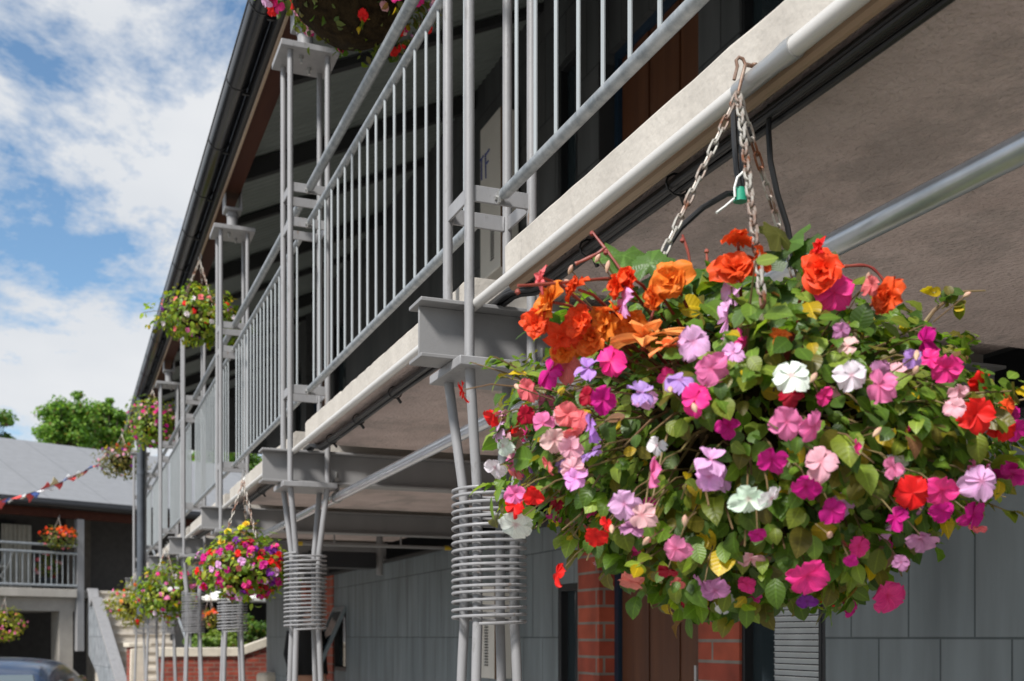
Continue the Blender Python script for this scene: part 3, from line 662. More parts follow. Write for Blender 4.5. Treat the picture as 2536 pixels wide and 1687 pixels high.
# light fitting / tray under the balcony at the back
t = thing('ceiling_conduit', 'grey conduit with yellow end sleeves under the far balcony soffit', 'conduit', (0, 0, 0))
p = pix(745, 1345, 9.3); q = pix(1135, 1366, 9.3); yb = colY[2] + .55; zq = .735
m = MB(); m.tube([(1.75, yb, zq), (3.0, yb, zq)], .014, 10); m.build('tube', PAINT2, t)
m = MB(); m.tube([(1.70, yb, zq), (1.75, yb, zq)], .017, 10); m.build('sleeve', mat('yellow_sleeve', (.55, .38, .02), .5), t)
m = MB(); m.tube([(2.93, yb, zq), (2.985, yb, zq)], .018, 10); m.build('sleeve', MATS['yellow_sleeve'], t)
m = MB(); m.box(2.55, 2.56, yb - .01, yb + .01, zq, ZT); m.box(2.0, 2.01, yb - .01, yb + .01, zq, ZT); m.build('hanger', PAINT2, t)
t = MB(); t.box(1.95, 2.55, yb + .75, yb + 1.0, .60, .74); tag(t.build('cable_duct', FRAME, bevel=.004), 'black rectangular duct hanging under the far balcony', 'duct')
m = MB(); m.tube([(2.62, yb + .9, .55), (2.62, yb + .9, .93)], .03, 10); tag(m.build('soil_pipe', PAINT2), 'short grey pipe stub beside the black duct', 'pipe')

# ================================================================== THE BIG BASKET
BC = Vector((1.06, 1.58, .275)); RX, RZU, RZD = .385, .235, .215
def big_basket():
    global rng
    rng = np.random.default_rng(5); random.seed(5)
    t = thing('hanging_basket', 'huge overflowing hanging basket of mixed flowers nearest the camera', 'hanging basket', BC, 'hanging flower baskets')
    m = MB(); rim = .205
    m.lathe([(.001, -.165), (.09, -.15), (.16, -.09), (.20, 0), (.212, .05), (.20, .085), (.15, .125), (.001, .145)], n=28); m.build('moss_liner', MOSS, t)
    view = (-BC).normalized()
    def shell(d):
        lump = noise.noise(Vector(d) * 2.1 + Vector((3.3, 0, 1))) * .26 + noise.noise(Vector(d) * 5.2 + Vector((1, 7, 1))) * .13
        return 1 + lump
    def taper(P, D_):
        dn = np.clip(-D_[:, 2], 0, 1); lt = D_[:, 0] * CT - D_[:, 1] * ST; P[:, :2] *= (1 - .16 * dn - .12 * dn * np.clip(lt, 0, 1))[:, None]; P[:, 2] *= np.where(D_[:, 2] < 0, 1.08 - .36 * np.clip(lt, 0, 1) - .16 * np.clip(-lt, 0, 1), 1)
    n = 10500; d = sphere_dirs(n); k = np.array([shell(v) for v in d]); rad = k * (1.05 - .45 * rng.random(n) ** 1.7)
    zr = np.where(d[:, 2] > 0, RZU, RZD)
    pos = d * rad[:, None] * np.stack([np.full(n, RX), np.full(n, RX), zr], 1); pos[:, 2] += .05 * np.clip(d[:, 2], 0, 1) ** 2; taper(pos, d)
    nr = unit(d * .75 + np.array([-.12, -.15, .55]) + rng.normal(0, .42, (n, 3)))
    dr = d * .7 + rng.normal(0, .55, (n, 3)) + np.array([0, 0, -.6])
    sz = np.clip(rng.normal(.027, .008, n), .011, .048); sz[rng.random(n) < .16] *= .6; bigl = rng.random(n) < .10; sz[bigl] = .038 + .014 * rng.random(int(bigl.sum()))
    # open, thin patches where brown stems and soil show
    hole = np.array([noise.noise(Vector(v) * 3.4 + Vector((9, 2, 4))) for v in d]); lf = d @ np.array([CT, -ST, 0]); keep = (hole < .16 + .05 * lf) | (rng.random(n) < .2); keep &= (rng.random(n) < np.where(lf < -.45, .78, 1.0))
    pos, nr, dr, sz = pos[keep], nr[keep], dr[keep], sz[keep]; n = len(pos)
    me = leaf_mesh('foliage', pos, nr, dr, sz, leaf_cols(n, .035, .16, GREENS, [.14, .25, .24, .17, .09, .11]), LEAF, True)
    o = bpy.data.objects.new('foliage', me); COL.objects.link(o); o.parent = t
    # broad toothed begonia leaves round the top
    nb = 44; V = []; F = []; U = []; C = []
    spots = [(1545, 632, 105), (1612, 652, 85), (1990, 748, 135), (1955, 600, 85), (1990, 622, 80), (2010, 655, 90), (1700, 715, 60), (1640, 790, 70), (1905, 640, 75), (1885, 705, 70), (1740, 690, 80), (1760, 740, 70), (1560, 745, 80), (1930, 580, 85)]
    for i in range(nb):
        a = random.uniform(0, 6.28); rr = random.uniform(.04, .25); c = Vector((rr * math.cos(a), rr * math.sin(a), .20 + random.uniform(-.03, .12) - rr * .25))
        if i < 6: c += Vector((0, 0, .03))
        nn = Vector((math.cos(a) * .5 - .3, math.sin(a) * .5 - .4, random.uniform(.2, .9))).normalized(); q = nn.to_track_quat('Z', 'Y').to_matrix(); rot = random.uniform(0, 6.28); s_ = random.uniform(.03, .052)
        if i < len(spots):
            su, sv, ss = spots[i]; c = pix(su, sv, 1.0).normalized() * (BC.length - .10 - .02 * (i % 3)) - BC; s_ = ss / 2 * (BC.length - .1) / F_PX * 1.1
            nn = (view * .8 + Vector((random.gauss(0, .3), random.gauss(0, .3), .5))).normalized(); q = nn.to_track_quat('Z', 'Y').to_matrix()
        o0 = len(V); NN = 26; V.append(c); U.append((0, 0)); col = random.choice([(.06, .13, .025), (.09, .17, .035), (.05, .09, .02), (.10, .10, .025)])
        for k in range(NN):
            an = 2 * math.pi * k / NN; lob = 1 + .16 * math.cos(5 * an + 1) + (.07 if k % 2 else -.05)
            if abs(an - math.pi) < .3: lob *= .55
            for ri, fr in ((0, .5), (1, 1.)):
                p = Vector((math.cos(an + rot) * s_ * lob * fr * 1.1, math.sin(an + rot) * s_ * lob * fr, s_ * (-.25 * fr * fr + .10 * math.sin(5 * an) * fr)))
                V.append(c + q @ p); U.append((fr, 0.5 if (k % 5) else .03))
        for k in range(NN):
            a0 = o0 + 1 + 2 * k; b0 = o0 + 1 + 2 * ((k + 1) % NN); F.append((o0, a0, b0)); F.append((a0, a0 + 1, b0 + 1, b0))
        C += [col] * (1 + 2 * NN)
    me = np_mesh('begonia_leaves', V, [i for f in F for i in f], [len(f) for f in F], LEAF, np.array(C), U)
    o = bpy.data.objects.new('begonia_leaves', me); COL.objects.link(o); o.parent = t
    # stems
    sm = MB()
    for i in range(260):
        v = Vector(sphere_dirs(1)[0]); z = RZU if v.z > 0 else RZD; e = Vector((v.x * RX, v.y * RX, v.z * z)) * random.uniform(.9, 1.07)
        a = Vector((v.x * .12, v.y * .12, .05 + .03 * random.random())); mid = a.lerp(e, .55) + Vector((random.gauss(0, .02), random.gauss(0, .02), random.uniform(0, .06)))
        sm.tube([a, a.lerp(mid, .5) + Vector((0, 0, .012)), mid, mid.lerp(e, .5) + Vector((0, 0, .008)), e], [.0032, .003, .0026, .002, .0014], 5)
    sp_p, sp_n, sp_d, sp_s = [], [], [], []
    for i in range(110):
        v = Vector(sphere_dirs(1)[0]); v.z *= .75; v.normalize(); z = RZU if v.z > 0 else RZD; k = shell(v); tp = np.array([[v.x * RX, v.y * RX, v.z * z]]); taper(tp, np.array([tuple(v)])); a = Vector(tp[0]) * k * .8
        e = a * random.uniform(1.18, 1.48) + Vector((random.gauss(0, .03), random.gauss(0, .03), random.uniform(-.035, .05))); mid = a.lerp(e, .5) + Vector((0, 0, .015)); sm.tube([a, mid, e], [.0022, .0018, .001], 5)
        for q in range(random.randint(4, 8)):
            f = random.uniform(.45, 1.03); p = a.lerp(mid, f * 2) if f < .5 else mid.lerp(e, min(1.05, f * 2 - 1)); dd = Vector(sphere_dirs(1)[0]) + v * .6 - Vector((0, 0, .25)); sp_p.append(tuple(p)); sp_d.append(tuple(dd)); sp_n.append(tuple(v * .4 + Vector((-.2, -.3, .7)) + Vector(sphere_dirs(1)[0]) * .5)); sp_s.append(random.uniform(.014, .036))
    n = len(sp_p); me = leaf_mesh('shoot_leaves', np.array(sp_p), np.array(sp_n), np.array(sp_d), np.array(sp_s), leaf_cols(n, .06, .22, GREENS), LEAF, True); o = bpy.data.objects.new('shoot_leaves', me); COL.objects.link(o); o.parent = t
    # flowers: kind, u, v, size in photo pixels, colour, facing (o = outward, s = seen from the side, l/r/u/d lean)
    FL = '''B 1359 745 100 orange l0;B 1390 838 92 redorange d2;B 1659 691 104 orange o0;B 1827 592 78 redorange u1;B 1818 662 112 redorange o0;B 1530 706 74 redorange s1;B 1466 838 98 orange l1
B 1598 838 165 peach u2;B 1521 768 66 orange u2;B 1655 856 80 peach u2;B 2034 668 118 redorange o1;B 2197 735 82 redorange s1;B 1931 831 52 orange o2;B 2028 612 44 red s2
B 1425 712 70 redorange s1;B 1500 800 88 orange l3;B 1436 795 80 redorange o4;B 1562 800 80 orange d3;B 1330 800 74 redorange l4;B 1618 735 66 orange s0;B 1885 645 66 redorange r3;B 1560 690 60 redorange s4;B 1400 868 70 orange d0;B 1340 688 50 salmon s2
I 1359 920 84 magenta l;I 1402 903 80 salmon o;I 1512 893 88 hotpink o;I 1457 911 62 lavender u;I 1717 846 90 lilac o;I 1802 790 92 lilac s;I 1543 742 78 lilac s;I 1812 716 62 lilac s
I 1760 912 86 pink o;I 1815 872 58 lilac s;I 1683 940 92 lavender u;I 1589 972 80 lavender u;I 1722 985 70 hotpink s;I 1494 988 74 magenta l;I 1454 980 50 crimson o;I 1307 960 64 salmon l
I 2065 723 100 hotpink o;I 2100 857 58 palepink u;I 2287 845 78 magenta s;I 2262 884 52 lavender o;I 2306 886 48 hotpink o;I 2343 912 80 hotpink o;I 1959 928 98 white o;I 2109 928 84 white o
I 2178 953 84 pink s;I 2160 706 52 salmon s;I 2431 948 74 red r;I 2375 966 46 palepink o;I 2366 1007 56 palepink o;I 2420 1025 92 red o;I 2487 1055 86 red r;I 2495 1005 46 redorange o;I 2519 1064 66 magenta r
I 1949 1044 92 pink o;I 2018 1055 92 pink r;I 1911 1137 82 magenta l;I 2033 1143 86 palepink u;I 1995 1203 86 magenta o;I 2121 1105 34 hotpink s;I 2209 1155 56 pink s;I 2259 1220 94 red o;I 2332 1214 92 hotpink o
I 2431 1191 100 lilac o;I 2508 1174 90 magenta o;I 2412 1273 76 magenta o;I 2420 1308 50 salmon d;I 2217 1281 66 magenta s;I 2336 1264 66 magenta o;I 2060 1262 66 magenta o;I 1854 1235 90 white o;I 1911 1235 78 white r
I 2280 1333 84 mauve d;I 1999 1425 108 hotpink o;I 2198 1474 92 hotpink o;I 2106 1388 36 magenta o;I 1877 1323 46 magenta d;I 1999 1488 54 purple d;I 2232 1392 46 mauve d
I 1245 1104 60 white l;I 1227 1157 64 white l;I 1278 1298 100 white o;I 1217 1033 52 red l;I 1301 1026 48 crimson o;I 1146 965 50 red s;I 1234 1068 52 lilac s;I 1406 1026 70 salmon o;I 1437 1037 56 salmon o
I 1420 1068 58 salmon d;I 1374 1089 72 palepink o;I 1413 1111 70 palepink o;I 1417 1160 70 palepink o;I 1462 1060 74 lavender s;I 1466 1120 66 lavender u;I 1424 1184 64 lilac u;I 1613 1169 80 pink s;I 1760 1138 76 lilac u
I 1757 1180 76 lilac o;I 1546 1247 84 lilac o;I 1588 1275 74 palepink o;I 1564 1306 64 mauve u;I 1476 1327 66 red o;I 1502 1296 42 red s;I 1673 1358 76 pink o;I 1325 1229 66 red o;I 1273 1252 58 red l;I 1276 1222 52 pink o
I 1564 1439 70 salmon d;I 1655 1413 58 crimson d;I 1771 1462 80 mauve d;I 1739 1443 54 mauve d;I 1378 1420 58 red s;I 1357 1148 46 salmon s'''
    fi = 0
    for row in FL.replace('\n', ';').split(';'):
        kd, u, v, s_, c, f = row.split(); u, v, s_ = float(u), float(v), float(s_)
        ray = pix(u, v, 1.0).normalized()
        # meet the plant's outline: an ellipsoid a little larger than the leaves
        sx = Vector((1 / (RX * 1.06), 1 / (RX * 1.06), 1 / (RZU * 1.06))); A = Vector((ray.x * sx.x, ray.y * sx.y, ray.z * sx.z)); Bq = Vector((-BC.x * sx.x, -BC.y * sx.y, -BC.z * sx.z))
        a_, b_, c_ = A.dot(A), 2 * A.dot(Bq), Bq.dot(Bq) - 1; disc = b_ * b_ - 4 * a_ * c_
        tt = (-b_ - math.sqrt(disc)) / (2 * a_) if disc > 0 else -b_ / (2 * a_)
        if v < 760 and kd == 'B': tt = max(tt, BC.length - .14)
        P = ray * (tt - (.062 if disc > 0 else .11)) ; loc = P - BC
        D = P.dot(Vector((ST, CT, 0))); size = s_ * D / F_PX * (1.10 if kd == 'I' else 1.06)
        out = Vector((loc.x / RX ** 2, loc.y / RX ** 2, loc.z / RZU ** 2)).normalized(); toc = -ray; rt = Vector((CT, -ST, 0)); up = Vector((0, 0, 1))
        jit = Vector((random.gauss(0, .26), random.gauss(0, .26), random.gauss(0, .26))); ch = f[0]
        nn = toc * .9 + out * .45 + jit
        if ch == 's': nn = (rt * random.choice((-1, -.8)) + toc * .32 + up * .1 + jit); size *= 1.12
        if ch == 'l': nn = toc * .75 - rt * .65 + jit
        if ch == 'r': nn = toc * .75 + rt * .65 + jit
        if ch == 'u': nn = toc * .42 + up * .8 + jit
        if ch == 'd': nn = toc * .75 - up * .4 + jit
        me_ = BEG[int(f[1])] if kd == 'B' else IMP[(fi * 7) % 24]
        put_flower(me_, loc, nn, size, c, t, random.uniform(-.7, .7)); fi += 1
        # its own stalk
        inn = Vector((loc.x * .45, loc.y * .45, loc.z * .5 + (.03 if kd == 'I' else -.02)))
        if kd == 'B': inn = Vector((loc.x * .5, loc.y * .5, .12))
        back = loc - Vector(nn).normalized() * size * .12
        cv = [inn, inn.lerp(back, .5) + Vector((0, 0, .02)), inn.lerp(back, .85) + Vector((0, 0, .014)), back]
        if kd == 'I': sm.tube(cv, [.0016, .0014, .0012, .001], 5)
        else: rs = MB(); rs.tube(cv, [.003, .0027, .0024, .002], 6); rs.build('begonia_stalk', REDSTEM, t)
    # many small half-hidden blooms between the leaves
    acc = [[], [], [], [], 0]; fill = ['hotpink', 'magenta', 'magenta', 'pink', 'red', 'salmon', 'palepink', 'lilac', 'lavender', 'crimson', 'mauve', 'white', 'hotpink']
    for i in range(95):
        while True:
            v = Vector(sphere_dirs(1)[0])
            if v.dot(view) > -.15 and v.z < .55: break
        z = RZU if v.z > 0 else RZD; tp = np.array([[v.x * RX, v.y * RX, v.z * z]]); taper(tp, np.array([tuple(v)])); p = Vector(tp[0]) * shell(v) * random.uniform(.97, 1.09)
        nn = (v + view * .7 + Vector((random.gauss(0, .6), random.gauss(0, .6), random.gauss(0, .5)))).normalized(); s_ = random.uniform(.026, .046); me_ = IMP[i % 24]
        M = Matrix.Translation(p) @ nn.to_track_quat('Z', 'Y').to_matrix().to_4x4() @ Matrix.Rotation(random.uniform(-1, 1), 4, 'Z') @ Matrix.Diagonal((s_, s_, s_, 1)); nvv = len(me_.vertices)
        acc[0] += [tuple(M @ w_.co) for w_ in me_.vertices]; acc[1] += [q_ + acc[4] for pl in me_.polygons for q_ in pl.vertices]; acc[2] += [PAL[fill[i % len(fill)]]] * nvv; acc[4] += nvv
        uvv = [(0, 0)] * nvv
        for pl in me_.polygons:
            for li in pl.loop_indices: uvv[me_.loops[li].vertex_index] = tuple(me_.uv_layers[0].data[li].uv)
        acc[3] += uvv
    me = np_mesh('small_flowers', acc[0], acc[1], [4] * (len(acc[1]) // 4), petalmat('petal_mixed', True), np.array(acc[2]), acc[3]); o = bpy.data.objects.new('small_flowers', me); COL.objects.link(o); o.parent = t; tag(o, kind='stuff')
    # bare begonia stalks and the stray shoot to the right
    def at(u, v, D): return pix(u, v, D) - BC
    for pts in ([(1575, 770, 1.72), (1563, 705, 1.70), (1520, 640, 1.70), (1466, 578, 1.72)], [(1560, 690, 1.7), (1480, 682, 1.62), (1380, 705, 1.58), (1282, 722, 1.55)], [(1700, 690, 1.75), (1712, 640, 1.74), (1690, 595, 1.74)],
                [(1754, 700, 1.75), (1752, 655, 1.75), (1750, 622, 1.75)], [(2090, 668, 1.8), (2150, 652, 1.8), (2178, 660, 1.8), (2196, 712, 1.8)], [(1590, 860, 1.6), (1610, 800, 1.62), (1650, 700, 1.66)], [(1425, 665, 1.66), (1480, 640, 1.66), (1500, 625, 1.66)]):
        rs = MB(); cv = [at(*p) + Vector((0, 0, random.gauss(0, .004))) for p in pts]
        for _ in range(3): cv = [cv[0]] + [q_ for a_, b_ in zip(cv, cv[1:]) for q_ in (a_.lerp(b_, .25), a_.lerp(b_, .75))] + [cv[-1]]
        n_ = len(cv); rs.tube(cv, [(.0029 - .0011 * i / n_) * (1 + .12 * math.sin(i * .9)) for i in range(n_)], 8); e = at(*pts[-1]); rs.lathe([(.0005, .004), (.0032, .002), (.004, -.002), (.0005, -.005)], e, 8); rs.build('begonia_stalk', REDSTEM, t)
    sh = [at(2200, 880, 1.75), at(2250, 845, 1.74), at(2290, 800, 1.73), at(2312, 770, 1.73), at(2360, 730, 1.73), at(2390, 722, 1.73), at(2440, 720, 1.73)]
    sm.tube(sh, [.0046, .0044, .004, .0034, .0025, .0018, .0012], 7); sm.tube([at(2105, 790, 1.7), at(2118, 830, 1.69), at(2130, 880, 1.68)], .0035, 6)
    nl = 13; ps = np.array([tuple(at(2300 + 78 * random.random(), 770 - 66 * random.random() + (10 if i % 3 else -22), 1.72)) for i in range(nl)])
    me = leaf_mesh('shoot_leaves', ps, rng.normal(0, .5, (nl, 3)) + np.array([-.3, -.7, .4]), rng.normal(0, .7, (nl, 3)) + np.array([.3, 0, -.2]), .018 + .012 * rng.random(nl), leaf_cols(nl, .1, .4, GREENS[2:]), LEAF, True)
    o = bpy.data.objects.new('shoot_leaves', me); COL.objects.link(o); o.parent = t
    # buds
    BUD = mat('pale_bud', (.55, .25, .22), .5, vscale=60, col2=(.60, .45, .28))
    for (u, v) in ((1280, 958), (1413, 668), (1408, 700), (1480, 640), (2395, 730), (2150, 690), (1720, 1010), (1660, 965), (2080, 806), (2268, 917), (2015, 935), (2172, 1070), (1696, 1290), (1600, 1340), (2055, 1325), (1515, 1310), (1505, 660), (2270, 880)):
        ray = pix(u, v, 1).normalized(); tt = 1.45 + .33 * min(1, abs(u - 1850) / 700) ** 2 + (.2 if v < 850 else 0); p = ray * tt - BC; ln = random.uniform(.006, .010); bd = MB()
        bd.lathe([(.0004, -ln), (.0026, -ln * .55), (.0040, 0), (.003, ln * .6), (.0004, ln)], (0, 0, 0), 8); bo = bd.build('bud', BUD, t, loc=p); bo.rotation_euler = (random.uniform(-1.2, 1.2), random.uniform(-1.2, 1.2), 0); sm.tube([p, p * .86], .0011, 4)
    sm.build('stems', STEM, t)
    # hook and three chains
    ap = at(1828, 232, 1.845); hk = MB()
    e0 = at(1868, 165, 1.86); 
    hk.tube([at(1876, 162, 1.885), e0, at(1848, 160, 1.85)], .0036, 8); hk.lathe([(.0005, 0), (.006, .001), (.006, .004), (.0005, .005)], e0, 10)
    hk.tube([at(1818, 198, 1.845), at(1826, 165, 1.845), at(1823, 150, 1.845), at(1830, 142, 1.845), at(1840, 146, 1.845), at(1846, 160, 1.845), at(1838, 190, 1.845), at(1832, 215, 1.845), ap, at(1820, 236, 1.845)], .0030, 8)
    hk.build('hook', mat('rusted_hook', (.30, .24, .20), .6, .5, vscale=40, col2=(.16, .07, .035)), t)
    ends = [at(1568, 790, 1.76), at(1890, 756, 1.47), at(1990, 760, 2.0)]
    for e in ends: chain_mb(ap, e, .0240, .0022, .0054).build('chain', CHAINM, t)
    return t
big_basket()
def irrigation():
    t = thing('irrigation_tube', 'black watering tube with green connector hanging into the big basket', 'tube', BC)
    def at(u, v, D): return pix(u, v, D) - BC
    m = MB(); m.tube([at(1816, 275, 1.90), at(1818, 340, 1.89), at(1824, 420, 1.88), at(1832, 470, 1.88)], .005, 8); m.tube([at(1830, 290, 1.91), at(1836, 360, 1.90), at(1838, 470, 1.89)], .0042, 8)
    m.tube([at(1832, 478, 1.88), at(1800, 480, 1.87), at(1740, 515, 1.85), at(1685, 565, 1.84), at(1652, 615, 1.83), at(1640, 660, 1.83), at(1650, 720, 1.83)], .005, 8)
    m.tube([at(1906, 262, 1.93), at(1903, 320, 1.92), at(1908, 400, 1.92), at(1925, 480, 1.93), at(1950, 560, 1.94), at(1965, 640, 1.95)], .005, 8); m.build('tube', BLACK, t)
    m = MB(); m.tube([at(1833, 472, 1.872), at(1833, 500, 1.872)], .0115, 12); m.tube([at(1833, 466, 1.872), at(1833, 473, 1.872)], .008, 12); m.build('connector', GREENP, t)
    m = MB(); m.tube([at(1842, 425, 1.86), at(1826, 440, 1.86), at(1819, 465, 1.86), at(1820, 488, 1.862)], .0022, 6); m.tube([at(1818, 492, 1.86), at(1795, 512, 1.85), at(1774, 527, 1.84)], .0022, 6); m.build('cable_tie', mat('white_tie', (.75, .75, .72), .4), t)
irrigation()

# ================================================================== THE OTHER BASKETS
def up(k): return (1.05, colY[k] + BAY / 2, 3.17)
def low(k): return (1.035, colY[k] + BAY / 2 - .12, .985)
GR = 'hanging flower baskets'
LIME = [(.17, .27, .022), (.23, .31, .028), (.12, .20, .02), (.27, .29, .03), (.09, .14, .02)]
mixp = [('pink', 2), ('magenta', 2), ('white', 1), ('red', 1), ('salmon', 2), ('purple', 1)]
basket('basket under the eaves at the top edge, its dark mossy underside in view', up(0), 2.56, .30, .17, 1500, [('hotpink', 4), ('palepink', 3), ('red', 3), ('lilac', 2)], 74, GR, .034, rim=.27, seed=11, dark=True, green=[(.05, .09, .015), (.09, .12, .02), (.12, .13, .025)])
basket('basket under the eaves with lime green top and pale pink flowers, by the third column', up(2), 2.64, .33, .165, 1300, [('salmon', 3), ('white', 2), ('pink', 2), ('purple', 2), ('red', 1)], 26, GR, .05, rim=.19, seed=12, green=LIME, top=.08)
basket('basket under the eaves full of bright magenta flowers below a green top', up(4), 2.68, .30, .27, 1100, [('magenta', 3), ('hotpink', 3), ('white', 1), ('red', 1), ('palepink', 2)], 46, GR, .05, rim=.18, seed=13, green=LIME, top=.06, fullchain=False)
basket('brownish hanging basket at the end of the bunting, beyond the gallery end', (.90, 19.6, 3.4), 2.92, .36, .26, 1100, [('purple', 2), ('palepink', 3), ('redorange', 1), ('pink', 1)], 30, GR, .05, rim=.2, seed=14, green=[(.13, .11, .03), (.10, .12, .03), (.18, .14, .04), (.08, .09, .02)], fullchain=False)
b2 = basket('red, purple and yellow flower basket hanging before the second column', (1.0, colY[1] + BAY / 2 - .12, .985),   .40, .245, .155, 1500, [('red', 5), ('crimson', 2), ('magenta', 8), ('hotpink', 3), ('purple', 3), ('lilac', 3), ('salmon', 1)], 90, GR, .042, rim=.17, seed=15, green=LIME, top=.10)
for (dx, dy, dz, c) in ((.0, -.05, .25, 'yellow'), (.03, -.03, .275, 'yellow'), (-.08, -.06, .225, 'yellow'), (-.12, -.08, .16, 'yellow'), (-.15, -.10, .10, 'peach'), (-.03, -.12, .17, 'magenta')):
    put_flower(BEG[0], (dx - .02, dy, dz), (-.4 + random.gauss(0, .3), -.8, .3), .045, c, b2)
basket('pink and green flower basket hanging low before the fifth column', (1.0, colY[3] + BAY / 2, .985), .46, .28, .23, 1100, [('pink', 4), ('hotpink', 2), ('white', 1), ('crimson', 1)], 34, GR, .055, rim=.18, seed=16, green=LIME, top=.06, fullchain=False)
basket('yellowish orange flower basket hanging low, farthest along the gallery', (.98, colY[5] + BAY / 2, .985), .46, .34, .28, 1000, [('salmon', 3), ('red', 2), ('peach', 2), ('pink', 1)], 26, GR, .055, rim=.18, seed=17, green=[(.30, .28, .03), (.22, .22, .03), (.14, .17, .02)], fullchain=False)

# ================================================================== BEYOND: BUILDING, STAIRS, GARDEN WALL
P0 = pix(200, 1577, 23.0); RZ = math.atan2(.397, .918)
H = thing('courtyard_building', 'far building with slate roof, balcony and open ground floor across the courtyard', 'building', (P0.x, P0.y, 0), rz=RZ)
DW = mat('dull_dark_wall', (.055, .05, .046), .8, var=.2); RENDER = mat('grey_render', (.27, .25, .225), .85, vscale=3, col2=(.36, .335, .30), bump=.3)
SLATE = brickmat('far_slate', (.215, .22, .23), (.235, .24, .25), (.165, .17, .18), 1.3, 9, .018, 'X', off=(0, 1), bump=.1, rough=.75, nv=.07)
m = MB(); m.prism([(-.0, 2.70), (4.6, 4.55), (4.6, 4.7), (-.0, 2.80)], 0, -16, 6.2); m.build('roof', SLATE, H, smooth=False)
m = MB(); m.tube([(-16, -.06, 2.68), (6.2, -.06, 2.68)], .07, 12); m.box(-16, 6.2, -.02, .03, 2.62, 2.78); m.build('gutter', BLACK, H)
m = MB(); m.box(-16, 6.2, .04, .14, 2.42, 2.60); m.build('eaves_beam', WOODB, H)
m = MB(); m.box(-16, 6.2, 1.6, 1.9, .97, 3.4); m.box(-16, 6.2, 3.6, 3.8, GZ, .97); m.build('back_wall', DW, H, smooth=False)
m = MB(); m.box(.35, .9, 1.5, 1.598, .97, 2.6); m.build('render_panel', mat('brown_render', (.10, .085, .072), .85, var=.25, vscale=6), H, smooth=False)
m = MB(); m.box(-.075, .075, 0, .14, -.3, 2.42); m.build('post', PAINT, H, bevel=.005)
m = MB(); m.box(1.42, 1.5, 0, .1, .97, 2.42); m.build('post', PAINT, H, bevel=.005)
m = MB(); m.box(-16, -.08, -.02, 1.6, .80, .97); m.box(-.08, 1.5, .15, 1.6, .80, .97); m.build('balcony_slab', FASCIA, H, bevel=.01)
m = MB(); m.box(-16, -.08, .1, 3.6, .52, .79); m.box(-.40, -.12, .1, .5, GZ, .519); m.build('lintel', RENDER, H)
for a in (-1.65, -3.4):
    F = MB(); F.box(a, a + .06, 1.53, 1.597, 1.0, 2.45); F.box(a + .85, a + .91, 1.53, 1.597, 1.0, 2.45); F.box(a + .06, a + .85, 1.53, 1.597, 2.39, 2.45); F.box(a + .06, a + .85, 1.53, 1.597, 1.65, 1.70)
    f = F.build('window', FRAME, H); G = MB(); G.box(a + .06, a + .85, 1.56, 1.57, 1.0, 2.39); G.build('pane', GLASS, f)
m = MB()
for i in range(22): m.tube([(-.95 + .028 * i - .08, 1.44 + .02 * math.sin(i * 1.9), 1.0), (-.95 + .028 * i - .08, 1.44 + .02 * math.sin(i * 1.9), 2.36)], .02, 6)
m.build('curtain', mat('pale_curtain', (.50, .48, .42), .9, var=.1), H)
rl = MB()
for z, r in ((1.86, .028), (1.70, .028), (1.04, .028)): rl.tube([(-16, .02, z), (-.07, .02, z)], r, 8)
x = -.14
while x > -9: rl.tube([(x, .02, 1.04), (x, .02, 1.70)], .010, 6); x -= .115
rl.build('balcony_rail', GALV, H)
m = MB(); m.box(-2.6, -2.52, -.05, .7, GZ, .5); m.box(-9, -2.7, 1.2, 1.25, GZ, .5); m.build('shopfront', GLASS, H)
m = MB(); m.box(-9, -1.0, 1.15, 1.199, .35, .42); m.box(-2.66, -2.6, 1.1, 1.199, GZ, .5); m.build('shopfront_frame', FRAME, H)
# things on that balcony
def flower_pot(loc, label):
    t = thing('flower_pot', label, 'flower pot', loc)
    m = MB(); m.lathe([(.001, 0), (.13, 0), (.17, .24), (.16, .24), (.001, .20)], n=16); m.build('pot', mat('dark_pot', (.03, .04, .045), .5), t)
    n = 140; d = sphere_dirs(n); pos = d * np.array([.22, .22, .26]) + np.array([0, 0, .48]); me = leaf_mesh('foliage', pos, d, rng.normal(0, 1, (n, 3)), .06 + .04 * rng.random(n), leaf_cols(n, .05, .5), LEAF); o = bpy.data.objects.new('foliage', me); COL.objects.link(o); o.parent = t
    for i in range(12):
        v = sphere_dirs(1)[0]; put_flower(IMP[i % 24], (v[0] * .24, -abs(v[1]) * .24, .5 + v[2] * .28), (-.2, -1, .2), .09, random.choice(['salmon', 'palepink', 'crimson']), t)
def hl(a, b, z): return Matrix.Translation((P0.x, P0.y, 0)) @ Matrix.Rotation(RZ, 4, 'Z') @ Vector((a, b, z))
flower_pot(hl(-.42, .6, .975), 'dark flower pot with pink geraniums on the far balcony')
q = hl(-.48, -.06, 2.42)
basket('small orange flower basket hanging from the far balcony eaves', (q.x, q.y, 2.45), 1.98, .32, .18, 500, [('redorange', 4), ('orange', 4), ('salmon', 2), ('pink', 1)], 48, GR, .06, rim=.16, seed=21, green=[(.14, .14, .03), (.09, .12, .02)], top=.1, fullchain=False)
q = hl(-1.62, -.25, .6)
basket('yellow and pink flower basket hanging under the far balcony slab at the left edge', (q.x, q.y, .78), .22, .34, .26, 600, [('pink', 5), ('salmon', 2), ('hotpink', 2)], 30, GR, .07, rim=.16, seed=22, green=[(.34, .32, .03), (.22, .25, .02), (.14, .18, .02)], top=.1, fullchain=False)
ch = thing('folding_chair', 'white folding chair standing behind the far balcony railing', 'chair', hl(-1.35, .6, .975), rz=RZ)
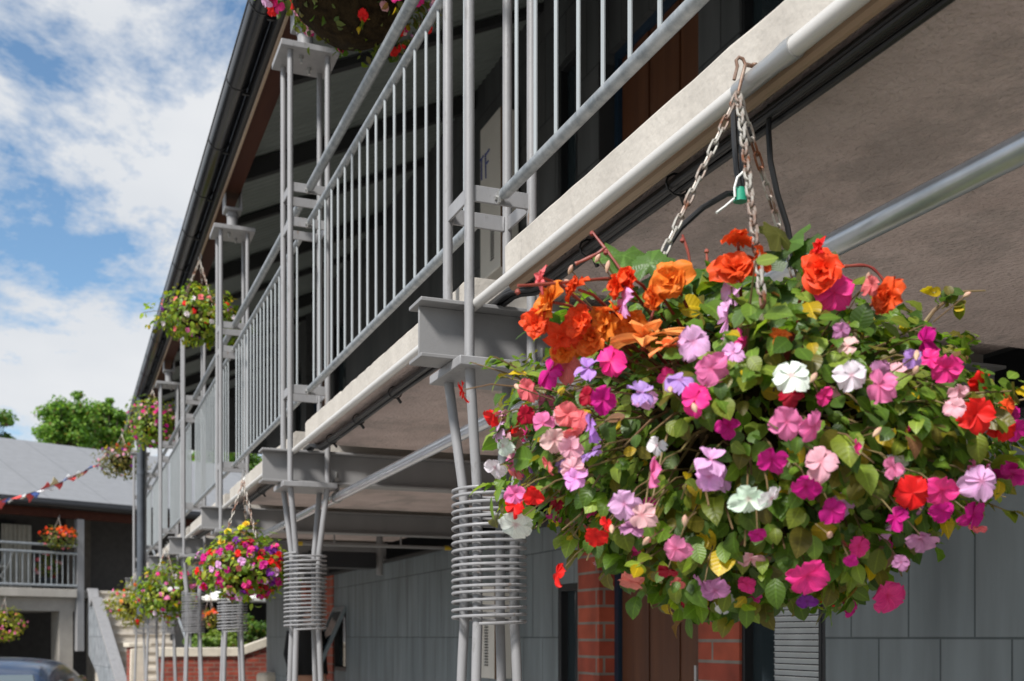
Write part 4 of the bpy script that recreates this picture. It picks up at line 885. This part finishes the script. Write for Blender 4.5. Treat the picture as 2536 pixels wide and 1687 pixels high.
m = MB(); m.tube([(-.25, 0, 0), (.1, 0, .42), (.22, 0, .80)], .016, 6); m.tube([(-.25, .4, 0), (.1, .4, .42), (.22, .4, .80)], .016, 6); m.tube([(.2, 0, 0), (-.22, 0, .44)], .016, 6); m.tube([(.2, .4, 0), (-.22, .4, .44)], .016, 6); m.build('frame', WHITEBOX, ch)
m = MB(); m.box(-.22, .12, 0, .4, .43, .45); m.build('seat', WHITEBOX, ch); m = MB(); M_ = Matrix.Translation((.17, 0, .62)) @ Matrix.Rotation(R(18), 4, 'Y'); m.box(-.01, .01, 0, .4, -.12, .16, M_); m.build('backrest', WHITEBOX, ch)
# stairs down from the landing
st = thing('staircase', 'concrete outdoor stairs going down beside a slate clad parapet', 'stairs', (P0.x, P0.y, 0), rz=.119)
m = MB(); rise, tr = .172, .285; y, z = 0., .955; prof = [(1.6, z)]
while z - rise > GZ: prof += [(y - .035, z), (y - .035, z - .055), (y, z - .055)]; z -= rise; prof.append((y, z)); y -= tr
prof += [(y, z), (y, GZ - .1), (1.6, GZ - .1)]
m.prism(prof, 0, .33, 1.5); m.build('steps', mat('worn_step_concrete', (.56, .51, .44), .9, var=.2, vscale=4, bump=.4), st, smooth=False)
m = MB(); m.prism([(.14, .93), (.14, -.35), (-1.1, -.75), (-2.2, GZ), (-4.6, GZ), (-4.6, -1.45), (-.62, .72), (-.35, .60), (-.1, .93)], 0, .16, .29); m.build('parapet', brickmat('parapet_slate', (.22, .24, .26), (.25, .265, .285), (.10, .11, .12), .4, .575, .006, 'Y', bump=.5), st, smooth=False)
m = MB(); m.prism([(.14, .935), (-.1, .935), (-.35, .605), (-.62, .725), (-4.62, -1.445), (-4.62, -1.385), (-.60, .80), (-.36, .68), (-.07, 1.0), (.14, 1.0)], 0, .12, .33); m.build('coping', PAINT, st, bevel=.01)
m = MB(); m.tube([(1.46, .1, 1.85), (1.46, -3.9, -.55)], .025, 8); m.build('hand_rail', GALV, st)
# grey outbuilding closing the courtyard on the right
a0, a1 = pix(352, 1577, 27), pix(900, 1577, 29); q = (a1 - a0); L_ = q.length
ob = thing('outbuilding', 'low grey outbuilding with a wide dark opening behind the garden wall', 'building', (a0.x, a0.y, 0), rz=math.atan2(q.y, q.x))
m = MB(); m.box(0, L_, 0, .25, .86, 1.92); m.box(0, 1.0, 0, .25, GZ, .859); m.box(3.2, L_, 0, .25, GZ, .859); m.build('wall', RENDER, ob, smooth=False)
m = MB(); m.box(.9, 3.3, 1.2, 1.4, GZ, .9); m.build('recess', mat('deep_shade_wall', (.02, .02, .02), .9), ob, smooth=False)  # near-black back wall: the opening's deep shade is put into its colour
m = MB(); m.box(-.2, L_ + .2, -.3, 1.6, 1.921, 2.02); m.build('roof', SLATE, ob, bevel=.02)
# garden wall
gwl = thing('garden_wall', 'red brick garden wall with pale coping stepping up to the right', 'wall', (0, 0, 0))
ax, bx_, cx2, yw = 1.56, 2.95, 3.85, 20.5
za, zc_ = -.215, .12
m = MB(); m.prism([(ax, GZ), (cx2, GZ), (cx2, zc_ - .14), (bx_, za - .14), (ax, za - .14)], 1, yw, yw + .22); m.build('brickwork', BRICKW, gwl, smooth=False)
m = MB(); m.prism([(ax - .03, za - .139), (bx_, za - .139), (cx2 + .03, zc_ - .139), (cx2 + .03, zc_ + .02), (bx_, za + .02), (ax - .03, za + .02)], 1, yw - .05, yw + .27); m.build('coping', CREAM, gwl, bevel=.01)
t = thing('gate_pillar', 'white capped brick pillar beside the far stairs', 'pillar', pix(338, 1577, 19.9) * Vector((1, 1, 0)) if False else (pix(340, 1577, 19.9).x, pix(340, 1577, 19.9).y, 0), rz=R(10))
m = MB(); m.box(-.15, .15, -.15, .15, GZ, -.19); m.build('shaft', BRICKW, t, smooth=False); m = MB(); m.prism([(-.18, -1.2), (.10, -1.2), (.14, -.22), (.05, -.17), (-.16, -.22)], 1, -.19, -.151); m.box(-.2, .2, -.2, .2, -.189, -.11); m.build('cap', CREAM, t, bevel=.015)
t = thing('bollard_block', 'rounded pale concrete block in front of the brick garden wall', 'block', (pix(668, 1577, 17.2).x, pix(668, 1577, 17.2).y, 0), rz=.2)
m = MB(); m.box(-.16, .22, -.2, .2, GZ, -.55); m.build('block', CREAM, t, bevel=.06)
# parasol
q = pix(575, 1577, 24.5); t = thing('parasol', 'white market parasol behind the brick garden wall', 'parasol', (q.x, q.y, 0))
m = MB(); m.lathe([(.001, 1.12), (.35, .99), (.72, .84), (.725, .78)], n=8); m.build('canopy', mat('white_canvas', (.80, .78, .72), .8, var=.04), t, smooth=False); m = MB(); m.tube([(0, 0, GZ), (0, 0, 1.1)], .022, 8); m.build('pole', STEELZ, t)

# trees and shrubs
def tree(label, base, H_, crown_c, crown_r, nclump, nleaf, leaf=.14, seed=3, pal=None, name='tree', cat='tree'):
    global rng
    rng = np.random.default_rng(seed); random.seed(seed)
    t = thing(name, label, cat, base)
    cc = Vector(crown_c); cr_ = Vector(crown_r); clumps = []
    for i in range(nclump):
        v = Vector(sphere_dirs(1)[0]); k = random.uniform(.25, 1.15); clumps.append((cc + Vector((v.x * cr_.x, v.y * cr_.y, v.z * cr_.z)) * k, random.uniform(.10, .25) * min(cr_)))
    tm = MB(); top = cc + Vector((0, 0, -cr_.z * .2)); r0_ = .035 * H_ * .5
    tm.tube([(0, 0, 0), (.05, .03, H_ * .3), (top.x * .6, top.y * .6, top.z * .7), top], [r0_, r0_ * .85, r0_ * .6, r0_ * .25], 9)
    for c, r in clumps:
        s = Vector((top.x * .5, top.y * .5, top.z * random.uniform(.45, .85))); tm.tube([s, s.lerp(c, .55) + Vector((0, 0, .06 * H_ * random.random())), c], [r0_ * .3, r0_ * .18, r0_ * .06], 5)
    tm.build('trunk', mat('bark', (.10, .075, .055), .9, var=.3, bump=.6), t)
    per = nleaf // nclump; P = []; Nn = []
    for c, r in clumps:
        d = sphere_dirs(per); rr = r * (.2 + 1.65 * rng.random(per) ** .8); P.append(np.array(c) + d * rr[:, None] * np.array([1.25, 1.25, .85])); Nn.append(d + np.array([0, 0, .5]) + rng.normal(0, .5, (per, 3)))
    P = np.concatenate(P); Nn = np.concatenate(Nn); n = len(P)
    me = leaf_mesh('crown', P, Nn, rng.normal(0, 1, (n, 3)) + np.array([0, 0, -.3]), leaf * (.6 + .7 * rng.random(n)), leaf_cols(n, 0, .06, pal if pal is not None else GREENS), TREELEAF); o = bpy.data.objects.new('crown', me); COL.objects.link(o); o.parent = t
    return t
TG = np.array([(.06, .14, .015), (.10, .20, .022), (.15, .27, .032), (.07, .16, .02), (.20, .32, .045)])
def treeat(label, u, v, D, ru, rv, **k):
    c = pix(u, v, D); b = Vector((c.x, c.y, GZ)); s = D / F_PX
    return tree(label, b, c.z - GZ, (0, 0, c.z - GZ), (ru * s, ru * s, rv * s), k.pop('nc', 40), k.pop('nl', 7000), **k)
treeat('green leafy tree rising behind the far slate roof', 168, 1056, 40, 60, 84, leaf=.13, seed=31, pal=TG * 1.05, nc=130, nl=20000)
treeat('second leafy tree behind the far roof, half hidden by the black gutter', 276, 1078, 42, 48, 78, leaf=.13, seed=36, pal=TG * 1.05, nc=95, nl=15000)
treeat('tree branch cut off by the left edge above the far roof', -48, 1060, 38, 56, 70, leaf=.13, seed=32, pal=TG * .9, nc=40, nl=11000)
treeat('rounded green tree seen through the balcony railings', 575, 1180, 34, 100, 90, leaf=.13, seed=33, pal=TG * .9, nc=40, nl=11000)
def shrub(label, u, v, D, ru, rv, seed, pal):
    return treeat(label, u, v, D, ru, rv, leaf=.09, seed=seed, pal=pal, nc=16, nl=1600, name='shrub', cat='shrub')
shrub('bushy green shrub behind the brick garden wall', 640, 1570, 23.6, 45, 60, 41, TG * .7)
shrub('olive green shrub behind the flat part of the garden wall', 560, 1590, 23.0, 42, 40, 42, TG * .8 + np.array([.04, .02, 0]))
shrub('small shrub with pale leaves near the second basket', 500, 1600, 22.6, 30, 34, 43, TG + np.array([.06, .05, .03]))
q = pix(520, 1530, 21.6)
basket('small orange flower basket seen beyond the second basket near the garden wall', (q.x, q.y, q.z + .55), q.z, .20, .17, 260, [('orange', 4), ('salmon', 2), ('red', 1), ('pink', 1)], 26, GR, .05, rim=.12, seed=23, green=[(.3, .25, .03), (.15, .16, .02)], fullchain=False)
# pole the last small basket hangs from
m = MB(); m.tube([(q.x, q.y, q.z + .5), (q.x, q.y, q.z + .62), (q.x - .3, q.y + .2, q.z + .66), (q.x - .34, q.y + .22, q.z + .4), (q.x - .34, q.y + .22, GZ)], .02, 8); tag(m.build('basket_post', PAINT2), 'thin hooked post holding the small orange basket', 'post')

# bunting
t = thing('bunting', 'string of red, white, blue and yellow pennants across the courtyard', 'bunting', (0, 0, 0))
a = pix(243, 1150, 18.5); b = pix(-60, 1250, 15.5); pts = []
for i in range(21):
    k = i / 20; p = a.lerp(b, k); p.z -= .10 * math.sin(math.pi * k); pts.append(p)
m = MB(); m.tube(pts, .006, 5); m.build('cord', mat('dark_cord', (.08, .08, .09), .8), t)
FC = [('flag_red', (.80, .09, .08)), ('flag_white', (.88, .88, .88)), ('flag_blue', (.12, .2, .55)), ('flag_red', (.62, .03, .03)), ('flag_cream', (.75, .62, .35)), ('flag_white', (.75, .75, .75))]
random.seed(4); d = (b - a).normalized()
for i in range(26):
    k = (i + .5) / 26; f = k * 20; p = pts[int(f)].lerp(pts[min(20, int(f) + 1)], f % 1); n_, c_ = FC[i % 6]
    tip = p + Vector((random.uniform(-.05, .05), random.uniform(-.06, .06), -.10 + random.uniform(-.06, .24))); w = .14; md = p.lerp(tip, .5) + Vector((.015, -.02, 0))
    th = Vector((.002, -.002, .001)); e1, e2 = p - d * w, p + d * w; m1, m2 = md - d * w * .5, md + d * w * .5
    V = [e1, e2, m2, m1, tip]; m = MB(); m.add(V + [x_ + th for x_ in V], [(0, 1, 2, 3), (3, 2, 4), (8, 7, 6, 5), (9, 7, 8), (0, 3, 8, 5), (1, 6, 7, 2), (3, 4, 9, 8), (2, 7, 9, 4), (0, 5, 6, 1)]); m.build('flag', mat(n_, c_, .8, var=.05), t)

# ------------------------------------------------------------------ car
def car():
    q = pix(20, 1577, 11.2); t = thing('car', 'blue hatchback car parked at the lower left edge', 'car', (q.x, q.y, GZ), rz=R(-8))
    BLUE = mat('blue_car_paint', (.05, .075, .13), .15, .35, var=.03, spec=.6)
    # stations along the car (y): half width, sill z, belt z, roof z ; rear faces the camera
    st_ = [(-1.95, .70, .45, .70, .72), (-1.85, .80, .32, .86, .90), (-1.55, .84, .28, .93, 1.36), (-1.0, .85, .26, .93, 1.45), (0., .85, .25, .92, 1.46), (.55, .85, .25, .92, 1.36), (1.05, .84, .26, .92, .98), (1.7, .80, .28, .78, .84), (2.0, .68, .36, .60, .64)]
    V = []; F = []; n = 14
    for (y, hw, zs, zb, zr) in st_:
        rw = hw * (.70 if zr - zb > .2 else .93)
        half = [(0, zs), (hw * .8, zs), (hw, zs + .12), (hw * 1.01, (zs + zb) / 2), (hw * .97, zb), (rw * 1.03, zb + (zr - zb) * .8), (rw * .8, zr - .015 * (zr > zb + .1)), (0, zr + .012)]
        ring = half + [(-x_, z_) for x_, z_ in half[-2:0:-1]]
        V += [(x_, y, z_) for x_, z_ in ring]
    k = len(ring)
    for i in range(len(st_) - 1):
        for q_ in range(k): F.append((i * k + q_, i * k + (q_ + 1) % k, (i + 1) * k + (q_ + 1) % k, (i + 1) * k + q_))
    F += [tuple(range(k)), tuple((len(st_) - 1) * k + q_ for q_ in range(k - 1, -1, -1))]
    m = MB(); m.add(V, F); b = m.build('body', BLUE, t, ang=60); ss = b.modifiers.new('sub', 'SUBSURF'); ss.levels = ss.render_levels = 2
    # glass, lights, plate, wheels
    m = MB(); m.add([(-.60, -1.80, .99), (.60, -1.80, .99), (.50, -1.575, 1.31), (-.50, -1.575, 1.31), (-.60, -1.83, .99), (.60, -1.83, .99), (.50, -1.605, 1.32), (-.50, -1.605, 1.32)], [(4, 5, 6, 7), (0, 3, 2, 1), (0, 1, 5, 4), (2, 3, 7, 6), (1, 2, 6, 5), (3, 0, 4, 7)]); m.build('rear_window', glassmat('car_glass', (.10, .13, .15), .04), t, bevel=.01)
    for s in (-1, 1):
        m = MB(); pq = [(-1.40, .98, .785), (.70, .98, .785), (.40, 1.25, .665), (-1.15, 1.25, .665)]
        m.add([(s * x_, y_, z_) for y_, z_, x_ in pq] + [(s * (x_ - .03), y_, z_ - .01) for y_, z_, x_ in pq], [(0, 1, 2, 3), (7, 6, 5, 4), (0, 4, 5, 1), (1, 5, 6, 2), (2, 6, 7, 3), (3, 7, 4, 0)]); m.build('side_window', MATS['car_glass'], t)
        m = MB(); m.box(s * .62 - .12, s * .62 + .12, -1.89, -1.80, .70, .90); m.build('tail_light', mat('red_lens', (.45, .01, .01), .2), t, bevel=.02)
        for y in (-1.25, 1.3):
            w = MB(); x0, x1 = s * .66, s * .86; pr = [(.31 * math.cos(a), .31 * math.sin(a)) for a in [2 * math.pi * i / 28 for i in range(28)]]
            w.prism([(y + p_[0], .31 + p_[1]) for p_ in pr], 0, x0, x1); wo_ = w.build('wheel', BLACK, t, bevel=.02)
            r_ = MB(); r_.prism([(y + p_[0] * .62, .31 + p_[1] * .62) for p_ in pr], 0, x1 - s * .02, x1 + s * .006); r_.build('rim', STEELZ, wo_)
    return t
car()

# ------------------------------------------------------------------ person half hidden behind the second column
def person():
    q = pix(757, 1577, 12.9); t = thing('person', 'person in a black coat walking behind the second column', 'person', (q.x, q.y, WZ), rz=R(8))
    SK = mat('skin', (.46, .24, .16), .5, var=.05); BK = mat('black_cloth', (.010, .010, .011), .85)
    def skin(name, pts, edges, rad, m, root=0, par=t):
        me = bpy.data.meshes.new(name); me.from_pydata(pts, edges, []); me.materials.append(m); o = bpy.data.objects.new(name, me); COL.objects.link(o); o.parent = par
        s = o.modifiers.new('skin', 'SKIN'); s.use_smooth_shade = True; sv = me.skin_vertices[0].data
        for i, r in enumerate(rad): sv[i].radius = r if isinstance(r, tuple) else (r, r)
        sv[root].use_root = True; u = o.modifiers.new('sub', 'SUBSURF'); u.levels = u.render_levels = 1; return o
    p = [(0, 0, .86), (0, 0, 1.05), (0, -.01, 1.25), (0, 0, 1.36), (0, -.02, 1.44), (0, -.03, 1.53), (0, -.03, 1.60),
         (.085, 0, .80), (.09, -.12, .46), (.09, -.04, .08), (.09, -.16, .03), (-.085, 0, .80), (-.09, .10, .46), (-.09, .30, .12), (-.09, .22, .03),
         (.17, 0, 1.33), (.21, .06, 1.06), (.20, -.06, .84), (.20, -.09, .76), (-.17, 0, 1.33), (-.22, -.06, 1.06), (-.21, -.20, .86), (-.21, -.24, .78)]
    e = [(0, 1), (1, 2), (2, 3), (3, 4), (4, 5), (5, 6), (0, 7), (7, 8), (8, 9), (9, 10), (0, 11), (11, 12), (12, 13), (13, 14), (3, 15), (15, 16), (16, 17), (17, 18), (3, 19), (19, 20), (20, 21), (21, 22)]
    r = [(.13, .10), (.12, .09), (.14, .10), (.08, .07), .05, (.075, .09), (.07, .085), .085, .06, .04, .03, .085, .06, .04, .03, .055, .042, .032, .025, .055, .042, .032, .025]
    skin('body', p, e, r, SK)
    for sx, y0 in ((.20, -.09), (-.21, -.24)):      # hands: five fingers each
        for k in range(5):
            a = (k - 2) * .014; m = MB(); ln = (.05, .07, .075, .07, .055)[k] if k else .045
            base = Vector((sx + (0 if k else -.02 * (1 if sx > 0 else -1)), y0 + a - .005, .755 if k else .775)); m.tube([base, base + Vector((0, -.006, -ln * .55)), base + Vector((0, -.02, -ln))], [.0085, .0078, .006], 6); m.build('finger', SK, t)
    m = MB(); m.lathe([(.10, 1.41), (.17, 1.35), (.185, 1.2), (.165, 1.08), (.20, .94), (.225, .84), (.215, .84), (.19, .94), (.155, 1.08), (.175, 1.2), (.09, 1.40)], n=20); c = m.build('coat', BK, t); c.scale = (1, .75, 1); c.location.z = .02
    for pts in ([(.16, 0, 1.35), (.215, .05, 1.10), (.205, -.05, .86)], [(-.16, 0, 1.35), (-.225, -.05, 1.10), (-.215, -.19, .88)]):
        m = MB(); m.tube(pts, [.068, .056, .046], 12); m.build('sleeve', BK, t)
    m = MB(); m.lathe([(.001, 1.665), (.06, 1.65), (.092, 1.60), (.098, 1.54), (.088, 1.46), (.06, 1.44)], (0, .012, 0), 16); m.build('hair', mat('dark_hair', (.03, .018, .01), .6), t)
    m = MB(); m.lathe([(.001, .004), (.011, .002), (.014, -.012), (.001, -.016)], (0, -.125, 1.535), 8)
    for s in (-.03, .03): m.lathe([(.001, .008), (.009, 0), (.001, -.008)], (s, -.105, 1.56), 8)
    m.build('face', SK, t)
    m = MB(); m.box(.155, .245, -.18, -.06, .50, .745); m.tube([(.2, -.09, .75), (.2, -.12, .77), (.2, -.15, .75)], .006, 6); tag(m.build('bag', mat('white_bag', (.75, .74, .72), .6), bevel=.01, loc=(0, 0, 0)), 'small white bag held by the person in black', 'bag'); bg_ = bpy.data.objects['bag']; bg_.matrix_world = Matrix.Translation((q.x, q.y, WZ)) @ Matrix.Rotation(R(8), 4, 'Z')
person()
